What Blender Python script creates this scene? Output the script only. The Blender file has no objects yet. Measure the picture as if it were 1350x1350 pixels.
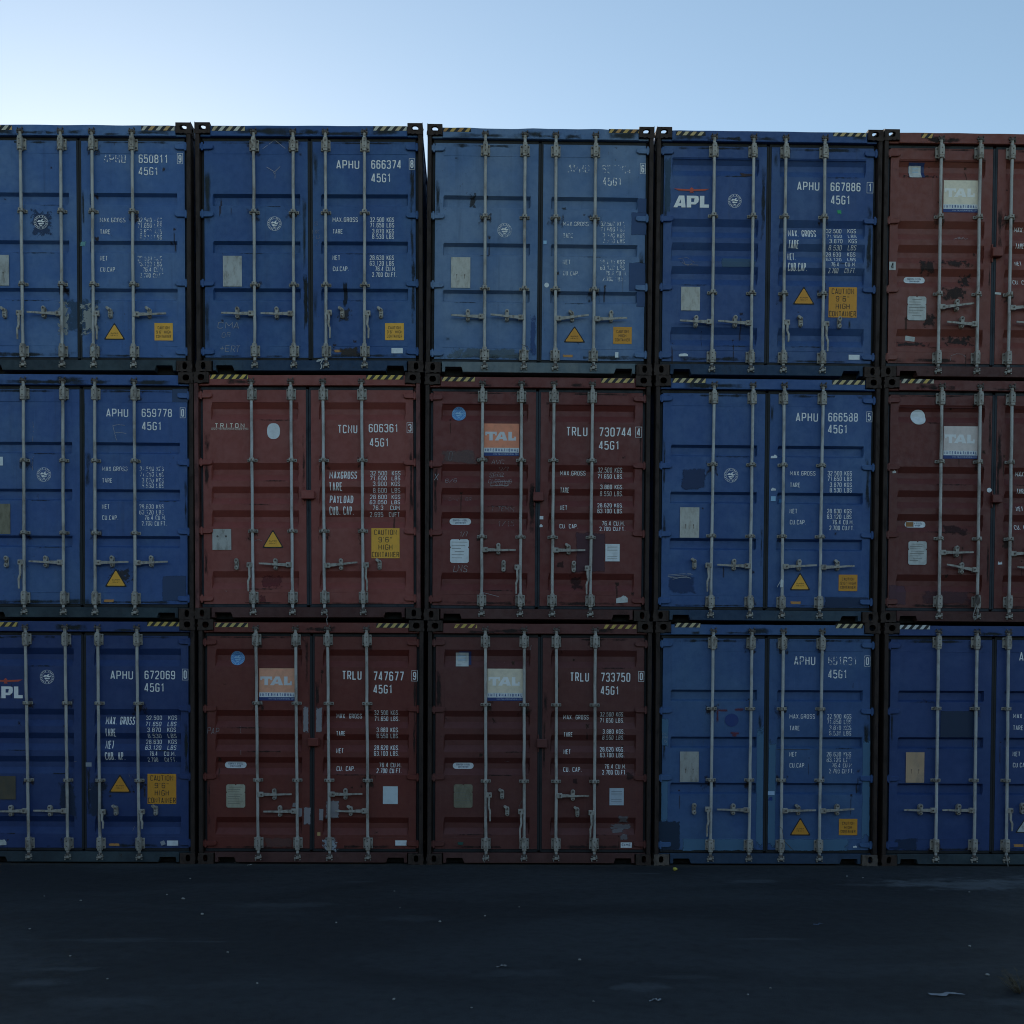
import bpy, bmesh, math, random
from mathutils import Vector, Matrix, noise as mnoise
R = math.radians
random.seed(7)
scene = bpy.context.scene
COL = scene.collection

# ------------------------------------------------------------------ camera, sky, sun, exposure
F_PX, PX_W = 1412.0, 1350.0              # focal length and picture width in photo pixels
CX, CY = 643.4, 959.6                    # principal point
YAW, PITCH = R(0.545), R(1.2)            # to the right, downwards
DIST, EYE = 12.0, 1.80
cam_d = bpy.data.cameras.new('camera'); cam = bpy.data.objects.new('camera', cam_d); COL.objects.link(cam)
cam.location = (0, -DIST, EYE)
cam.rotation_euler = (R(90) - PITCH, 0, -YAW)
cam_d.sensor_width = 36; cam_d.lens = 36 * F_PX / PX_W
cam_d.shift_x = (PX_W/2 - CX) / PX_W
cam_d.shift_y = (CY - PX_W/2) / PX_W
cam_d.clip_end = 3000
scene.camera = cam

SUN_EL, SUN_AZ = R(8.6), R(-19.5)           # azimuth from +Y (view direction), negative = left
world = bpy.data.worlds.new('World'); scene.world = world; world.use_nodes = True
wn = world.node_tree; wn.nodes.clear()
sky = wn.nodes.new('ShaderNodeTexSky'); sky.sky_type = 'NISHITA'; sky.sun_disc = False
sky.sun_elevation = SUN_EL; sky.sun_rotation = SUN_AZ
sky.air_density = 1.0; sky.dust_density = 0.36; sky.ozone_density = 1.35
bg = wn.nodes.new('ShaderNodeBackground'); bg.inputs['Strength'].default_value = 0.10
wo = wn.nodes.new('ShaderNodeOutputWorld')
wn.links.new(sky.outputs[0], bg.inputs[0]); wn.links.new(bg.outputs[0], wo.inputs[0])
sun_d = bpy.data.lights.new('sun', 'SUN'); sun_d.energy = 3.0; sun_d.angle = R(0.5); sun_d.color = (1, .93, .82)
sun = bpy.data.objects.new('sun', sun_d); COL.objects.link(sun); sun.location = (-20, 60, 40)
sdir = Vector((math.sin(SUN_AZ)*math.cos(SUN_EL), math.cos(SUN_AZ)*math.cos(SUN_EL), math.sin(SUN_EL)))
sun.rotation_euler = sdir.to_track_quat('Z', 'Y').to_euler()
vs = scene.view_settings
vs.view_transform = 'Standard'; vs.look = 'None'; vs.gamma = 1; vs.use_curve_mapping = False; vs.exposure = 1.44
scene.cycles.filter_width = 1.05

# ------------------------------------------------------------------ photo measuring
_fw = Vector((math.sin(YAW)*math.cos(PITCH), math.cos(YAW)*math.cos(PITCH), -math.sin(PITCH)))
_rt = Vector((math.cos(YAW), -math.sin(YAW), 0)); _up = _rt.cross(_fw)
CAM = Vector((0, -DIST, EYE))
def ray(px, py):
    return _fw + _rt*((px-CX)/F_PX) + _up*((CY-py)/F_PX)
def on_facade(px, py, y=0.0):
    d = ray(px, py); t = (y - CAM.y)/d.y; return CAM + d*t
def on_ground(px, py, z=0.0):
    d = ray(px, py); t = (z - CAM.z)/d.z; return CAM + d*t

# ------------------------------------------------------------------ materials
MATS = {}
def nm(name):
    m = bpy.data.materials.new(name); m.use_nodes = True; m.node_tree.nodes.clear()
    return m, m.node_tree
class NT:
    def __init__(s, nt): s.nt = nt
    def n(s, t, **kw):
        x = s.nt.nodes.new(t)
        for k, v in kw.items(): setattr(x, k, v)
        return x
    def l(s, a, b): s.nt.links.new(a, b)
    def pos(s, scale=(1, 1, 1), off=(0, 0, 0)):
        g = s.n('ShaderNodeNewGeometry'); mp = s.n('ShaderNodeMapping')
        mp.inputs['Scale'].default_value = scale; mp.inputs['Location'].default_value = off
        s.l(g.outputs['Position'], mp.inputs['Vector']); return mp.outputs[0]
    def noise(s, vec, scale, detail=4, rough=.55, dist=0):
        t = s.n('ShaderNodeTexNoise'); t.inputs['Scale'].default_value = scale
        t.inputs['Detail'].default_value = detail; t.inputs['Roughness'].default_value = rough
        t.inputs['Distortion'].default_value = dist
        s.l(vec, t.inputs['Vector']); return t.outputs['Fac']
    def ramp(s, fac, a, b, lo=0.0, hi=1.0):
        r = s.n('ShaderNodeMapRange', interpolation_type='SMOOTHSTEP'); s.l(fac, r.inputs['Value'])
        r.inputs['From Min'].default_value = a; r.inputs['From Max'].default_value = b
        r.inputs['To Min'].default_value = lo; r.inputs['To Max'].default_value = hi; return r.outputs[0]
    def mix(s, fac, a, b):
        m = s.n('ShaderNodeMix', data_type='RGBA')
        for sock, v in ((m.inputs[0], fac), (m.inputs[6], a), (m.inputs[7], b)):
            if isinstance(v, (int, float)): sock.default_value = v
            elif isinstance(v, tuple): sock.default_value = (*v, 1) if len(v) == 3 else v
            else: s.l(v, sock)
        return m.outputs[2]
    def math(s, op, a, b=0.0):
        m = s.n('ShaderNodeMath', operation=op)
        for sock, v in ((m.inputs[0], a), (m.inputs[1], b)):
            if isinstance(v, (int, float)): sock.default_value = v
            else: s.l(v, sock)
        return m.outputs[0]
    def bump(s, h, strength, dist=.01):
        b = s.n('ShaderNodeBump'); b.inputs['Strength'].default_value = strength
        b.inputs['Distance'].default_value = dist; s.l(h, b.inputs['Height']); return b.outputs[0]
    def out(s, color, rough=.6, metal=0.0, normal=None, alpha=None, spec=.35):
        p = s.n('ShaderNodeBsdfPrincipled'); o = s.n('ShaderNodeOutputMaterial')
        for k, v in (('Base Color', color), ('Roughness', rough), ('Metallic', metal), ('Specular IOR Level', spec)):
            if isinstance(v, tuple): p.inputs[k].default_value = (*v, 1)
            elif isinstance(v, (int, float)): p.inputs[k].default_value = v
            else: s.l(v, p.inputs[k])
        if normal is not None: s.l(normal, p.inputs['Normal'])
        if alpha is not None:
            t = s.n('ShaderNodeBsdfTransparent'); mx = s.n('ShaderNodeMixShader')
            s.l(alpha, mx.inputs[0]); s.l(t.outputs[0], mx.inputs[1]); s.l(p.outputs[0], mx.inputs[2]); s.l(mx.outputs[0], o.inputs[0])
        else: s.l(p.outputs[0], o.inputs[0])

def paint(base, fade, fade_amt=.4, rust=.3, streak=.4, seed=0, rough=.55):
    """weathered container paint: patchy fading, vertical run marks, rust spots, faint dents"""
    m, nt = nm('container_paint'); t = NT(nt); off = (seed*3.7, seed*1.3, seed*2.1)
    big = t.ramp(t.noise(t.pos((1, 1, 1), off), 1.1, 5, .6), .40, .66)
    c = t.mix(t.math('MULTIPLY', big, fade_amt), base, fade)
    mot = t.ramp(t.noise(t.pos((1, 1, 1), off), 14, 6, .7), .3, .75)
    c = t.mix(t.math('MULTIPLY', mot, .24), c, tuple(x*.55 for x in base))
    run = t.ramp(t.noise(t.pos((11, 11, .55), off), 1.0, 5, .65), .52, .80)
    c = t.mix(t.math('MULTIPLY', run, streak*.72), c, tuple(x*.38+.008 for x in base))
    light = t.ramp(t.noise(t.pos((23, 23, 1.2), (off[2], off[0], off[1])), 1.0, 4, .6), .62, .85)
    c = t.mix(t.math('MULTIPLY', light, .18*fade_amt + .05), c, tuple(min(1, x*1.6 + .04) for x in fade))
    # rust: specks gathered in rusty zones
    zone = t.ramp(t.noise(t.pos((1, 1, .8), off), 1.7, 4, .6), .50, .74)
    speck = t.ramp(t.noise(t.pos((1, 1, .7), off), 27, 5, .75), .66 - .12*rust, .72 - .10*rust)
    rs = t.math('MULTIPLY', t.math('MULTIPLY', speck, t.math('ADD', zone, .10)), min(1.0, .35 + rust))
    c = t.mix(rs, c, t.mix(t.noise(t.pos(), 60, 3), (.045, .022, .014), (.016, .012, .010)))
    scr = t.ramp(t.noise(t.pos((3, 3, 70), off), 1.0, 3, .5), .74, .80)
    scr = t.math('MULTIPLY', scr, t.ramp(t.noise(t.pos(off=off), 2.3, 2), .55, .70))
    c = t.mix(t.math('MULTIPLY', scr, .35), c, (.30, .31, .32))
    # rust tears: narrow vertical runs that fade in and out
    tear = t.ramp(t.noise(t.pos((38, 38, .9), (off[1], off[2], off[0])), 1.0, 3, .6), .64, .76)
    tear = t.math('MULTIPLY', tear, t.ramp(t.noise(t.pos((2.2, 2.2, 1.6), off), 1.0, 3, .6), .50, .68))
    c = t.mix(t.math('MULTIPLY', tear, min(.75, .15+.6*rust)), c, (.060, .034, .022))
    h = t.math('ADD', t.math('MULTIPLY', t.noise(t.pos((1, 1, 1), off), 2.2, 2), 4.0), t.math('MULTIPLY', t.noise(t.pos(), 45, 3), .12))
    t.out(c, t.ramp(mot, 0, 1, rough-.08, rough+.12), 0, t.bump(h, .45, .012), spec=.38)
    return m
def metal(col, dirt, amt=.5, rough=.55, metallic=.0, scale=18, name='metal'):
    m, nt = nm(name); t = NT(nt)
    f = t.ramp(t.noise(t.pos((1, 1, .45)), scale, 6, .7), .42, .72)
    c = t.mix(t.math('MULTIPLY', f, amt), col, dirt)
    f2 = t.ramp(t.noise(t.pos((1, 1, 1)), 3.0, 3, .6), .4, .7)
    c = t.mix(t.math('MULTIPLY', f2, amt*.5), c, tuple(x*.6 for x in col))
    t.out(c, t.ramp(f, 0, 1, rough, min(1, rough+.25)), metallic, t.bump(t.noise(t.pos(), 60, 4), .25, .004))
    return m
def flat(col, rough=.6, wear=0.0, seed=0, scale=38, name='paint_mark', dirt=.15, dirtcol=(.10, .09, .075)):
    """painted or stuck on mark; wear = share of it flaked off"""
    m, nt = nm(name); t = NT(nt)
    d = t.ramp(t.noise(t.pos(off=(seed, 0, seed)), 16, 5, .65), .35, .8)
    c = t.mix(t.math('MULTIPLY', d, dirt), col, dirtcol)
    a = None
    if wear > .045:
        n1 = t.noise(t.pos((1, 1, 1.4), (seed*2.3, seed, 0)), scale, 5, .75)
        n2 = t.noise(t.pos((1, 1, 1), (seed, 0, seed*1.7)), 4.5, 3, .6)
        s = t.math('ADD', t.math('MULTIPLY', n1, .7), t.math('MULTIPLY', n2, .3))
        th = .22 + .37*wear
        a = t.ramp(s, th-.03, th+.04)
    t.out(c, rough, 0, None, a)
    return m
def patch_mat(col, rough=.6, edge=.12, amount=1.0, seed=0, nscale=14, name='paint_patch', stretch=(1, 1, 1), soft=.35):
    """overpaint, smear or grime with a ragged outline (UV 0..1 over the patch)"""
    m, nt = nm(name); t = NT(nt)
    uv = t.n('ShaderNodeUVMap'); sp = t.n('ShaderNodeSeparateXYZ'); t.l(uv.outputs[0], sp.inputs[0])
    u, v = sp.outputs[0], sp.outputs[1]
    d = t.math('MINIMUM', t.math('MINIMUM', u, t.math('SUBTRACT', 1.0, u)), t.math('MINIMUM', v, t.math('SUBTRACT', 1.0, v)))
    n = t.noise(t.pos(stretch, (seed, seed, seed)), nscale, 6, .65)
    s = t.math('ADD', d, t.math('MULTIPLY', t.math('SUBTRACT', n, .5), edge*4))
    a = t.math('MULTIPLY', t.ramp(s, edge*.30, edge*.30 + .03 + edge*soft), amount)
    mo = t.noise(t.pos(), 12, 4)
    c = t.mix(t.math('MULTIPLY', mo, .35), col, tuple(x*.7 for x in col))
    t.out(c, rough, 0, None, a)
    return m
def M(key, fn, *a, **k):
    if key not in MATS: MATS[key] = fn(*a, **k)
    return MATS[key]

M_ROD = M('rod', metal, (.44, .43, .415), (.16, .12, .09), .8, .5, .1, 7, 'galvanised_steel')
M_ROD2 = M('rod2', metal, (.47, .475, .48), (.19, .16, .13), .75, .5, .1, 7, 'galvanised_steel')
M_BRK = M('brk', metal, (.38, .355, .32), (.11, .075, .055), .85, .55, .1, 22, 'bracket_steel')
M_CAM = M('cam', metal, (.13, .11, .10), (.05, .03, .022), .9, .7, .1, 30, 'rusty_steel')
M_POST = M('post', metal, (.034, .020, .016), (.013, .010, .009), .8, .7, 0, 12, 'dark_frame_paint')
M_CAST = M('cast', metal, (.044, .027, .021), (.017, .012, .010), .8, .75, 0, 20, 'rusty_casting')
M_CAST2 = M('cast2', metal, (.12, .095, .08), (.03, .022, .018), .85, .75, 0, 20, 'scraped_casting')
M_GASK = M('gask', metal, (.016, .018, .022), (.028, .027, .026), .6, .65, 0, 9, 'black_rubber')
M_GASKB = M('gaskb', metal, (.018, .024, .034), (.010, .012, .015), .6, .55, 0, 9, 'black_rubber')
M_HOLE = M('hole', metal, (.012, .011, .010), (.008, .007, .006), .5, .8, 0, 9, 'dark_interior')
WHITE = (.86, .85, .84)
M_BLACK = M('blk', flat, (.018, .018, .018), .6, name='black_print')
M_BLACKW = M('blkw', flat, (.02, .02, .022), .6, .45, 3, 60, name='black_print')
M_YEL = M('yel', flat, (.84, .42, .048), .55, name='yellow_sticker')
M_YELO = M('yelo', flat, (.66, .29, .028), .55, name='yellow_sticker')
M_WH = M('wh', flat, (.72, .75, .77), .55, name='white_sticker', dirt=.25)
M_PAPER = M('paper', flat, (.56, .57, .55), .7, name='paper_sticker', dirt=.45)
M_PLATE = M('plate', metal, (.40, .40, .385), (.17, .15, .12), .7, .45, .25, 16, 'aluminium_plate')
M_PLATE2 = M('plate2', metal, (.50, .49, .45), (.25, .20, .15), .6, .6, .0, 22, 'painted_plate')
M_PLATEB = M('plateb', metal, (.085, .075, .055), (.16, .12, .07), .6, .6, .1, 12, 'brown_plate')
M_PLATEO = M('plateo', metal, (.22, .20, .14), (.10, .09, .06), .6, .6, .1, 18, 'olive_plate')
M_PLATET = M('platet', metal, (.55, .38, .25), (.30, .24, .20), .7, .4, .35, 7, 'copper_plate')
M_SBLUE = M('sblue', flat, (.10, .26, .55), .5, name='blue_sticker')
M_SDBLUE = M('sdblue', flat, (.015, .035, .12), .5, name='dark_blue_print')
M_LBLUE = M('lblue', flat, (.30, .52, .72), .5, name='light_blue_print')
M_ORT = M('ort', flat, (.55, .24, .06), .6, .2, 5, 30, name='orange_tape')
M_CHALK = M('chalk', flat, (.36, .35, .36), .8, .55, 2, 45, name='chalk')
M_CHALKD = M('chalkd', flat, (.25, .22, .23), .8, .62, 4, 45, name='faint_chalk')
M_SILVER = M('silver', patch_mat, (.30, .28, .30), .4, .10, .9, 2, 22, 'silver_tape')

M('ortp', patch_mat,(.55,.26,.08),.6,.10,1,5,40,'orange_tape'); M('rustQ', patch_mat,(.05,.045,.04),.85,.36,.7,8,22,'bare_metal')
M('dkst', patch_mat,(.035,.018,.018),.85,.34,.6,8,14,'stain'); M('scr1', flat,(.50,.52,.56),.6,name='white_plastic')
GR = M('grimeG', patch_mat,(.030,.036,.030),.85,.34,.75,12,5,'grime',(1,1,.45),1.2)
# ------------------------------------------------------------------ mesh helpers
def link(name, me, mats, parent=None, loc=(0, 0, 0), rot=None, smooth=False):
    o = bpy.data.objects.new(name, me); COL.objects.link(o)
    if not me.materials:
        for m in (mats if isinstance(mats, (list, tuple)) else [mats]): me.materials.append(m)
    o.location = loc
    if rot: o.rotation_euler = rot
    if parent: o.parent = parent
    return o
def mesh_of(name, bm, smooth=False, angle=None):
    bmesh.ops.recalc_face_normals(bm, faces=bm.faces)
    me = bpy.data.meshes.new(name); bm.to_mesh(me); bm.free()
    if smooth:
        for p in me.polygons: p.use_smooth = True
        me.set_sharp_from_angle(angle=R(40))
    return me
def box(bm, x0, x1, y0, y1, z0, z1, bev=0.0, seg=1, mi=0):
    vs_ = [bm.verts.new(p) for p in ((x0,y0,z0),(x1,y0,z0),(x1,y1,z0),(x0,y1,z0),(x0,y0,z1),(x1,y0,z1),(x1,y1,z1),(x0,y1,z1))]
    fs = [bm.faces.new([vs_[i] for i in q]) for q in ((0,1,5,4),(1,2,6,5),(2,3,7,6),(3,0,4,7),(4,5,6,7),(3,2,1,0))]
    for f in fs: f.material_index = mi
    if bev:
        es = list({e for f in fs for e in f.edges})
        bmesh.ops.bevel(bm, geom=es, offset=bev, segments=seg, affect='EDGES', profile=.5)
def prism(bm, poly, y0, y1, bev=0.0, mi=0):
    """polygon in XZ pushed from y0 (front) to y1"""
    a = [bm.verts.new((x, y0, z)) for x, z in poly]; b = [bm.verts.new((x, y1, z)) for x, z in poly]
    n = len(poly); fs = [bm.faces.new(a), bm.faces.new(b[::-1])]
    for i in range(n): fs.append(bm.faces.new((a[i], a[(i+1) % n], b[(i+1) % n], b[i])))
    for f in fs: f.material_index = mi
    if bev:
        bmesh.ops.bevel(bm, geom=list(fs[0].edges), offset=bev, segments=1, affect='EDGES', profile=.5)
def tube(bm, pts, r, n=10, cap=True, mi=0):
    rings = []
    for i, p in enumerate(pts):
        p = Vector(p); a = Vector(pts[max(0, i-1)]); b = Vector(pts[min(len(pts)-1, i+1)])
        d = (b-a).normalized(); ref = Vector((0, 1, 0)) if abs(d.y) < .9 else Vector((1, 0, 0)); ex = ref.cross(d).normalized(); ey = d.cross(ex)
        rr = r[i] if isinstance(r, (list, tuple)) else r
        rings.append([bm.verts.new(p + ex*(math.cos(k*2*math.pi/n)*rr) + ey*(math.sin(k*2*math.pi/n)*rr)) for k in range(n)])
    for a, b in zip(rings, rings[1:]):
        for k in range(n):
            f = bm.faces.new((a[k], a[(k+1) % n], b[(k+1) % n], b[k])); f.material_index = mi
    if cap:
        bm.faces.new(rings[0][::-1]).material_index = mi; bm.faces.new(rings[-1]).material_index = mi

# ------------------------------------------------------------------ stroke lettering (condensed industrial capitals)
def RR(x0, y0, x1, y1, cx=.30, cy=.15):
    cx = min(cx, (x1-x0)/2); cy = min(cy, (y1-y0)/2); pts = []
    for (ax, ay, s) in ((x1-cx, y1-cy, 0), (x0+cx, y1-cy, 90), (x0+cx, y0+cy, 180), (x1-cx, y0+cy, 270)):
        for k in (0, 45, 90):
            a = R(s+k); pts.append((ax+math.cos(a)*cx, ay+math.sin(a)*cy))
    return pts + [pts[0]]
_C = [(1,.80),(1,.87),(.9,.96),(.7,1),(.3,1),(.1,.96),(0,.86),(0,.14),(.1,.04),(.3,0),(.7,0),(.9,.04),(1,.13)]
G = {
 '0': [RR(0,0,1,1)], 'O': [RR(0,0,1,1)], 'Q': [RR(0,0,1,1), [(.6,.2),(1,0)]],
 '1': [[(.15,.80),(.62,1),(.62,0)]],
 '2': [[(0,.80),(0,.87),(.1,.96),(.3,1),(.7,1),(.9,.96),(1,.86),(1,.66),(.9,.54),(0,.06),(0,0),(1,0)]],
 '3': [[(0,.82),(0,.87),(.1,.96),(.3,1),(.7,1),(.9,.96),(1,.86),(1,.66),(.85,.55),(.4,.53)],[(.80,.53),(1,.42),(1,.14),(.9,.04),(.7,0),(.3,0),(.1,.04),(0,.13),(0,.18)]],
 '4': [[(.74,0),(.74,1),(.62,1),(0,.30),(0,.22),(1,.22)]],
 '5': [[(.95,1),(.05,1),(.02,.55),(.3,.63),(.7,.63),(.92,.58),(1,.48),(1,.14),(.9,.04),(.7,0),(.3,0),(.1,.04),(0,.13),(0,.18)]],
 '6': [[(1,.82),(1,.87),(.9,.96),(.7,1),(.3,1),(.1,.96),(0,.86),(0,.14),(.1,.04),(.3,0),(.7,0),(.9,.04),(1,.14),(1,.44),(.9,.54),(.7,.58),(.3,.58),(0,.46)]],
 '7': [[(0,1),(1,1),(1,.92),(.35,0)]],
 '8': [RR(.03,.52,.97,1), RR(0,0,1,.52)],
 '9': [[(0,.18),(0,.13),(.1,.04),(.3,0),(.7,0),(.9,.04),(1,.14),(1,.86),(.9,.96),(.7,1),(.3,1),(.1,.96),(0,.86),(0,.56),(.1,.46),(.3,.42),(.7,.42),(1,.54)]],
 'A': [[(0,0),(.47,1),(.53,1),(1,0)],[(.14,.24),(.86,.24)]],
 'B': [[(0,0),(0,1),(.65,1),(.9,.94),(.95,.84),(.95,.66),(.8,.54),(0,.53)],[(.7,.53),(1,.42),(1,.14),(.8,.02),(.65,0),(0,0)]],
 'C': [_C], 'D': [[(0,0),(0,1),(.6,1),(.9,.92),(1,.80),(1,.20),(.9,.08),(.6,0),(0,0)]],
 'E': [[(1,1),(0,1),(0,0),(1,0)],[(0,.53),(.8,.53)]], 'F': [[(1,1),(0,1),(0,0)],[(0,.53),(.8,.53)]],
 'G': [_C + [(1,.46),(.55,.46)]], 'H': [[(0,0),(0,1)],[(1,0),(1,1)],[(0,.52),(1,.52)]],
 'I': [[(.5,0),(.5,1)]], 'J': [[(1,1),(1,.14),(.8,0),(.2,0),(0,.14)]],
 'K': [[(0,0),(0,1)],[(1,1),(0,.40)],[(.30,.60),(1,0)]], 'L': [[(0,1),(0,0),(1,0)]],
 'M': [[(0,0),(0,1),(.5,.36),(1,1),(1,0)]], 'N': [[(0,0),(0,1),(1,0),(1,1)]],
 'P': [[(0,0),(0,1),(.7,1),(.92,.95),(1,.85),(1,.60),(.92,.50),(.7,.45),(0,.45)]],
 'R': [[(0,0),(0,1),(.7,1),(.92,.95),(1,.85),(1,.62),(.92,.52),(.7,.48),(0,.48)],[(.55,.48),(1,0)]],
 'S': [[(1,.82),(1,.87),(.9,.96),(.7,1),(.3,1),(.1,.96),(0,.86),(0,.66),(.1,.57),(.9,.43),(1,.34),(1,.14),(.9,.04),(.7,0),(.3,0),(.1,.04),(0,.13),(0,.18)]],
 'T': [[(0,1),(1,1)],[(.5,1),(.5,0)]], 'U': [[(0,1),(0,.14),(.1,.04),(.3,0),(.7,0),(.9,.04),(1,.14),(1,1)]],
 'V': [[(0,1),(.45,0),(.55,0),(1,1)]], 'W': [[(0,1),(.22,0),(.5,.75),(.78,0),(1,1)]],
 'X': [[(0,0),(1,1)],[(0,1),(1,0)]], 'Y': [[(0,1),(.5,.45),(1,1)],[(.5,.45),(.5,0)]], 'Z': [[(0,1),(1,1),(0,0),(1,0)]],
 '.': [[(.5,0),(.5,.06)]], "'": [[(.5,1),(.5,.78)]], '"': [[(.25,1),(.25,.78)],[(.75,1),(.75,.78)]],
 '/': [[(0,0),(1,1)]], '+': [[(0,.5),(1,.5)],[(.5,.2),(.5,.8)]], '-': [[(0,.5),(1,.5)]], ' ': [],
}
WID = {'.': .42, "'": .45, 'I': .5, '1': .9, ' ': .7, 'M': 1.35, 'N': 1.12, 'W': 1.35, '"': .8}
def stroke_strip(pts, w):
    closed = (abs(pts[0][0]-pts[-1][0]) + abs(pts[0][1]-pts[-1][1])) < 1e-6 and len(pts) > 3
    if closed: pts = pts[:-1]
    n = len(pts); L = []; Rr = []
    for i, p in enumerate(pts):
        a = pts[i-1] if (i > 0 or closed) else None
        b = pts[(i+1) % n] if (i < n-1 or closed) else None
        def dn(q, r):
            dx, dy = r[0]-q[0], r[1]-q[1]; l = math.hypot(dx, dy) or 1; return dx/l, dy/l
        if a is None: d = dn(p, b); nx, ny, s = -d[1], d[0], 1
        elif b is None: d = dn(a, p); nx, ny, s = -d[1], d[0], 1
        else:
            d1, d2 = dn(a, p), dn(p, b); nx, ny = -(d1[1]+d2[1]), d1[0]+d2[0]; l = math.hypot(nx, ny) or 1; nx /= l; ny /= l
            s = min(1/max(.35, nx*-d1[1] + ny*d1[0]), 1.8)
        L.append((p[0]+nx*w/2*s, p[1]+ny*w/2*s)); Rr.append((p[0]-nx*w/2*s, p[1]-ny*w/2*s))
    rng = range(n if closed else n-1)
    return [[L[i], L[(i+1) % n], Rr[(i+1) % n], Rr[i]] for i in rng]

# ------------------------------------------------------------------ containers: the measured front corners (photo pixels)
QUADS = {  # (column,row): TL, TR, BR, BL
 (0,0): ((-50.5,161.5),(250,163),(252.5,488),(-47,486.5)),
 (1,0): ((255.3,159.5),(556.4,161),(559.8,487),(258,487)),
 (2,0): ((562.2,162),(860.3,166.5),(861.3,490.5),(562.4,487)),
 (3,0): ((864.8,166.5),(1160.5,171),(1161.8,493.8),(866.2,490.7)),
 (4,0): ((1162.3,171),(1458,175),(1463,497),(1166.5,493.8)),
 (0,1): ((-47,487),(253,488.5),(256.8,814.5),(-42,812.5)),
 (1,1): ((252.8,488),(554,487.5),(558,814),(255.5,813.5)),
 (2,1): ((558,488.5),(856.9,491.5),(859.5,815.5),(559.5,814)),
 (3,1): ((863.6,491.5),(1159,494.7),(1159.5,818.3),(863.6,816)),
 (4,1): ((1162.2,495),(1458,498),(1461,821),(1165,818.5)),
 (0,2): ((-43,813),(255.5,815),(258,1139.3),(-41,1138)),
 (1,2): ((260.5,814.7),(558,815.2),(558.5,1138.7),(261.5,1138.7)),
 (2,2): ((562.5,815),(860.4,817.5),(859.5,1139.7),(562.5,1139.3)),
 (3,2): ((863.5,818),(1158.5,820.7),(1158.2,1140.5),(864,1140)),
 (4,2): ((1163.5,820.8),(1459,822.5),(1459,1142),(1164.5,1140.5)),
}
for r in range(3): QUADS[-1, r] = tuple((x-303, y-1) for x, y in QUADS[0, r])
def dims():
    ws, hs = [], []
    for q in QUADS.values():
        p = [on_facade(*c) for c in q]
        ws += [(p[1]-p[0]).length, (p[2]-p[3]).length]; hs += [(p[0]-p[3]).length, (p[1]-p[2]).length]
    return sum(ws)/len(ws), sum(hs)/len(hs)
CW, CH = dims(); CH = 2.735
def gz(x): return .013 - .0044*max(-15, min(15, x))     # the yard falls slightly to the right
CL = 12.19
Y_DOOR = .055
RZ = {0: 3.75, 1: 3.913, 2: 3.913}
OX = {-1: -303, 0: 0, 1: 250, 2: 555, 3: 860, 4: 1150}; OY = {0: 140, 1: 480, 2: 805}

def thing(name, label, cat, loc=(0, 0, 0), group=None, rot=(0, 0, 0)):
    o = bpy.data.objects.new(name, None); COL.objects.link(o); o.empty_display_size = .3
    o.location = loc; o.rotation_euler = rot; o['label'] = label; o['category'] = cat
    if group: o['group'] = group
    return o

SHARED = {}
def shared(key, fn):
    if key not in SHARED: SHARED[key] = fn()
    return SHARED[key]

CAST_W, CAST_H, CAST_D = .168, .118, .178
def casting_mesh(kind, mat):
    """hollow corner casting, origin at its outer front bottom corner on the left side (x to the right)"""
    bm = bmesh.new(); w, h, d, t = CAST_W, CAST_H, CAST_D, .026
    def face(o, ux, uy, W_, H_, hole, nrm):
        o, ux, uy, nrm = Vector(o), Vector(ux), Vector(uy), Vector(nrm)
        sq = []; N = 24
        cs = [(0, 0), (W_, 0), (W_, H_), (0, H_)]
        if not hole:
            bm.faces.new([bm.verts.new(o+ux*a+uy*b) for a, b in cs]); return
        cx, cy, rx, ry, pw = hole
        outer = []; inner = []; deep = []
        for k in range(N):
            a = k*2*math.pi/N; c, s = math.cos(a), math.sin(a)
            m_ = max(abs(c), abs(s)); qx, qy = c/m_, s/m_
            outer.append(bm.verts.new(o + ux*(W_/2*(1+qx)) + uy*(H_/2*(1+qy))))
            ex = math.copysign(abs(c)**pw, c)*rx; ey = math.copysign(abs(s)**pw, s)*ry
            inner.append(bm.verts.new(o + ux*(cx+ex) + uy*(cy+ey)))
            deep.append(bm.verts.new(o + ux*(cx+ex) + uy*(cy+ey) - nrm*t))
        for k in range(N):
            j = (k+1) % N
            bm.faces.new((outer[k], outer[j], inner[j], inner[k])); bm.faces.new((inner[k], inner[j], deep[j], deep[k]))
    hf = {'top': (w*.50, h*.52, .040, .029, .75), 'mid': (w*.5, h*.50, .037, .034, .85), 'bottom': (w*.47, h*.52, .026, .040, .8)}[kind]
    face((0,0,0), (1,0,0), (0,0,1), w, h, hf, (0,-1,0))
    face((0,0,0), (0,1,0), (0,0,1), d, h, (d*.5, h*.5, .036, .030, .8), (-1,0,0))
    face((w,0,0), (0,1,0), (0,0,1), d, h, None, (1,0,0))
    face((0,d,0), (1,0,0), (0,0,1), w, h, None, (0,1,0))
    face((0,0,h), (1,0,0), (0,1,0), w, d, (w*.5, d*.52, .034, .062, .8), (0,0,1))
    face((0,0,0), (1,0,0), (0,1,0), w, d, (w*.5, d*.52, .034, .062, .8), (0,0,-1))
    bmesh.ops.remove_doubles(bm, verts=bm.verts, dist=.0005)
    es = [e for e in bm.edges if len(e.link_faces) == 2 and e.calc_face_angle(0) > 1.2 and all(
        (v.co.x < .001 or v.co.x > w-.001) + (v.co.y < .001 or v.co.y > d-.001) + (v.co.z < .001 or v.co.z > h-.001) >= 2 for v in e.verts)]
    bmesh.ops.bevel(bm, geom=es, offset=.006, segments=2, affect='EDGES', profile=.5)
    return mesh_of('corner_casting', bm)
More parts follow.
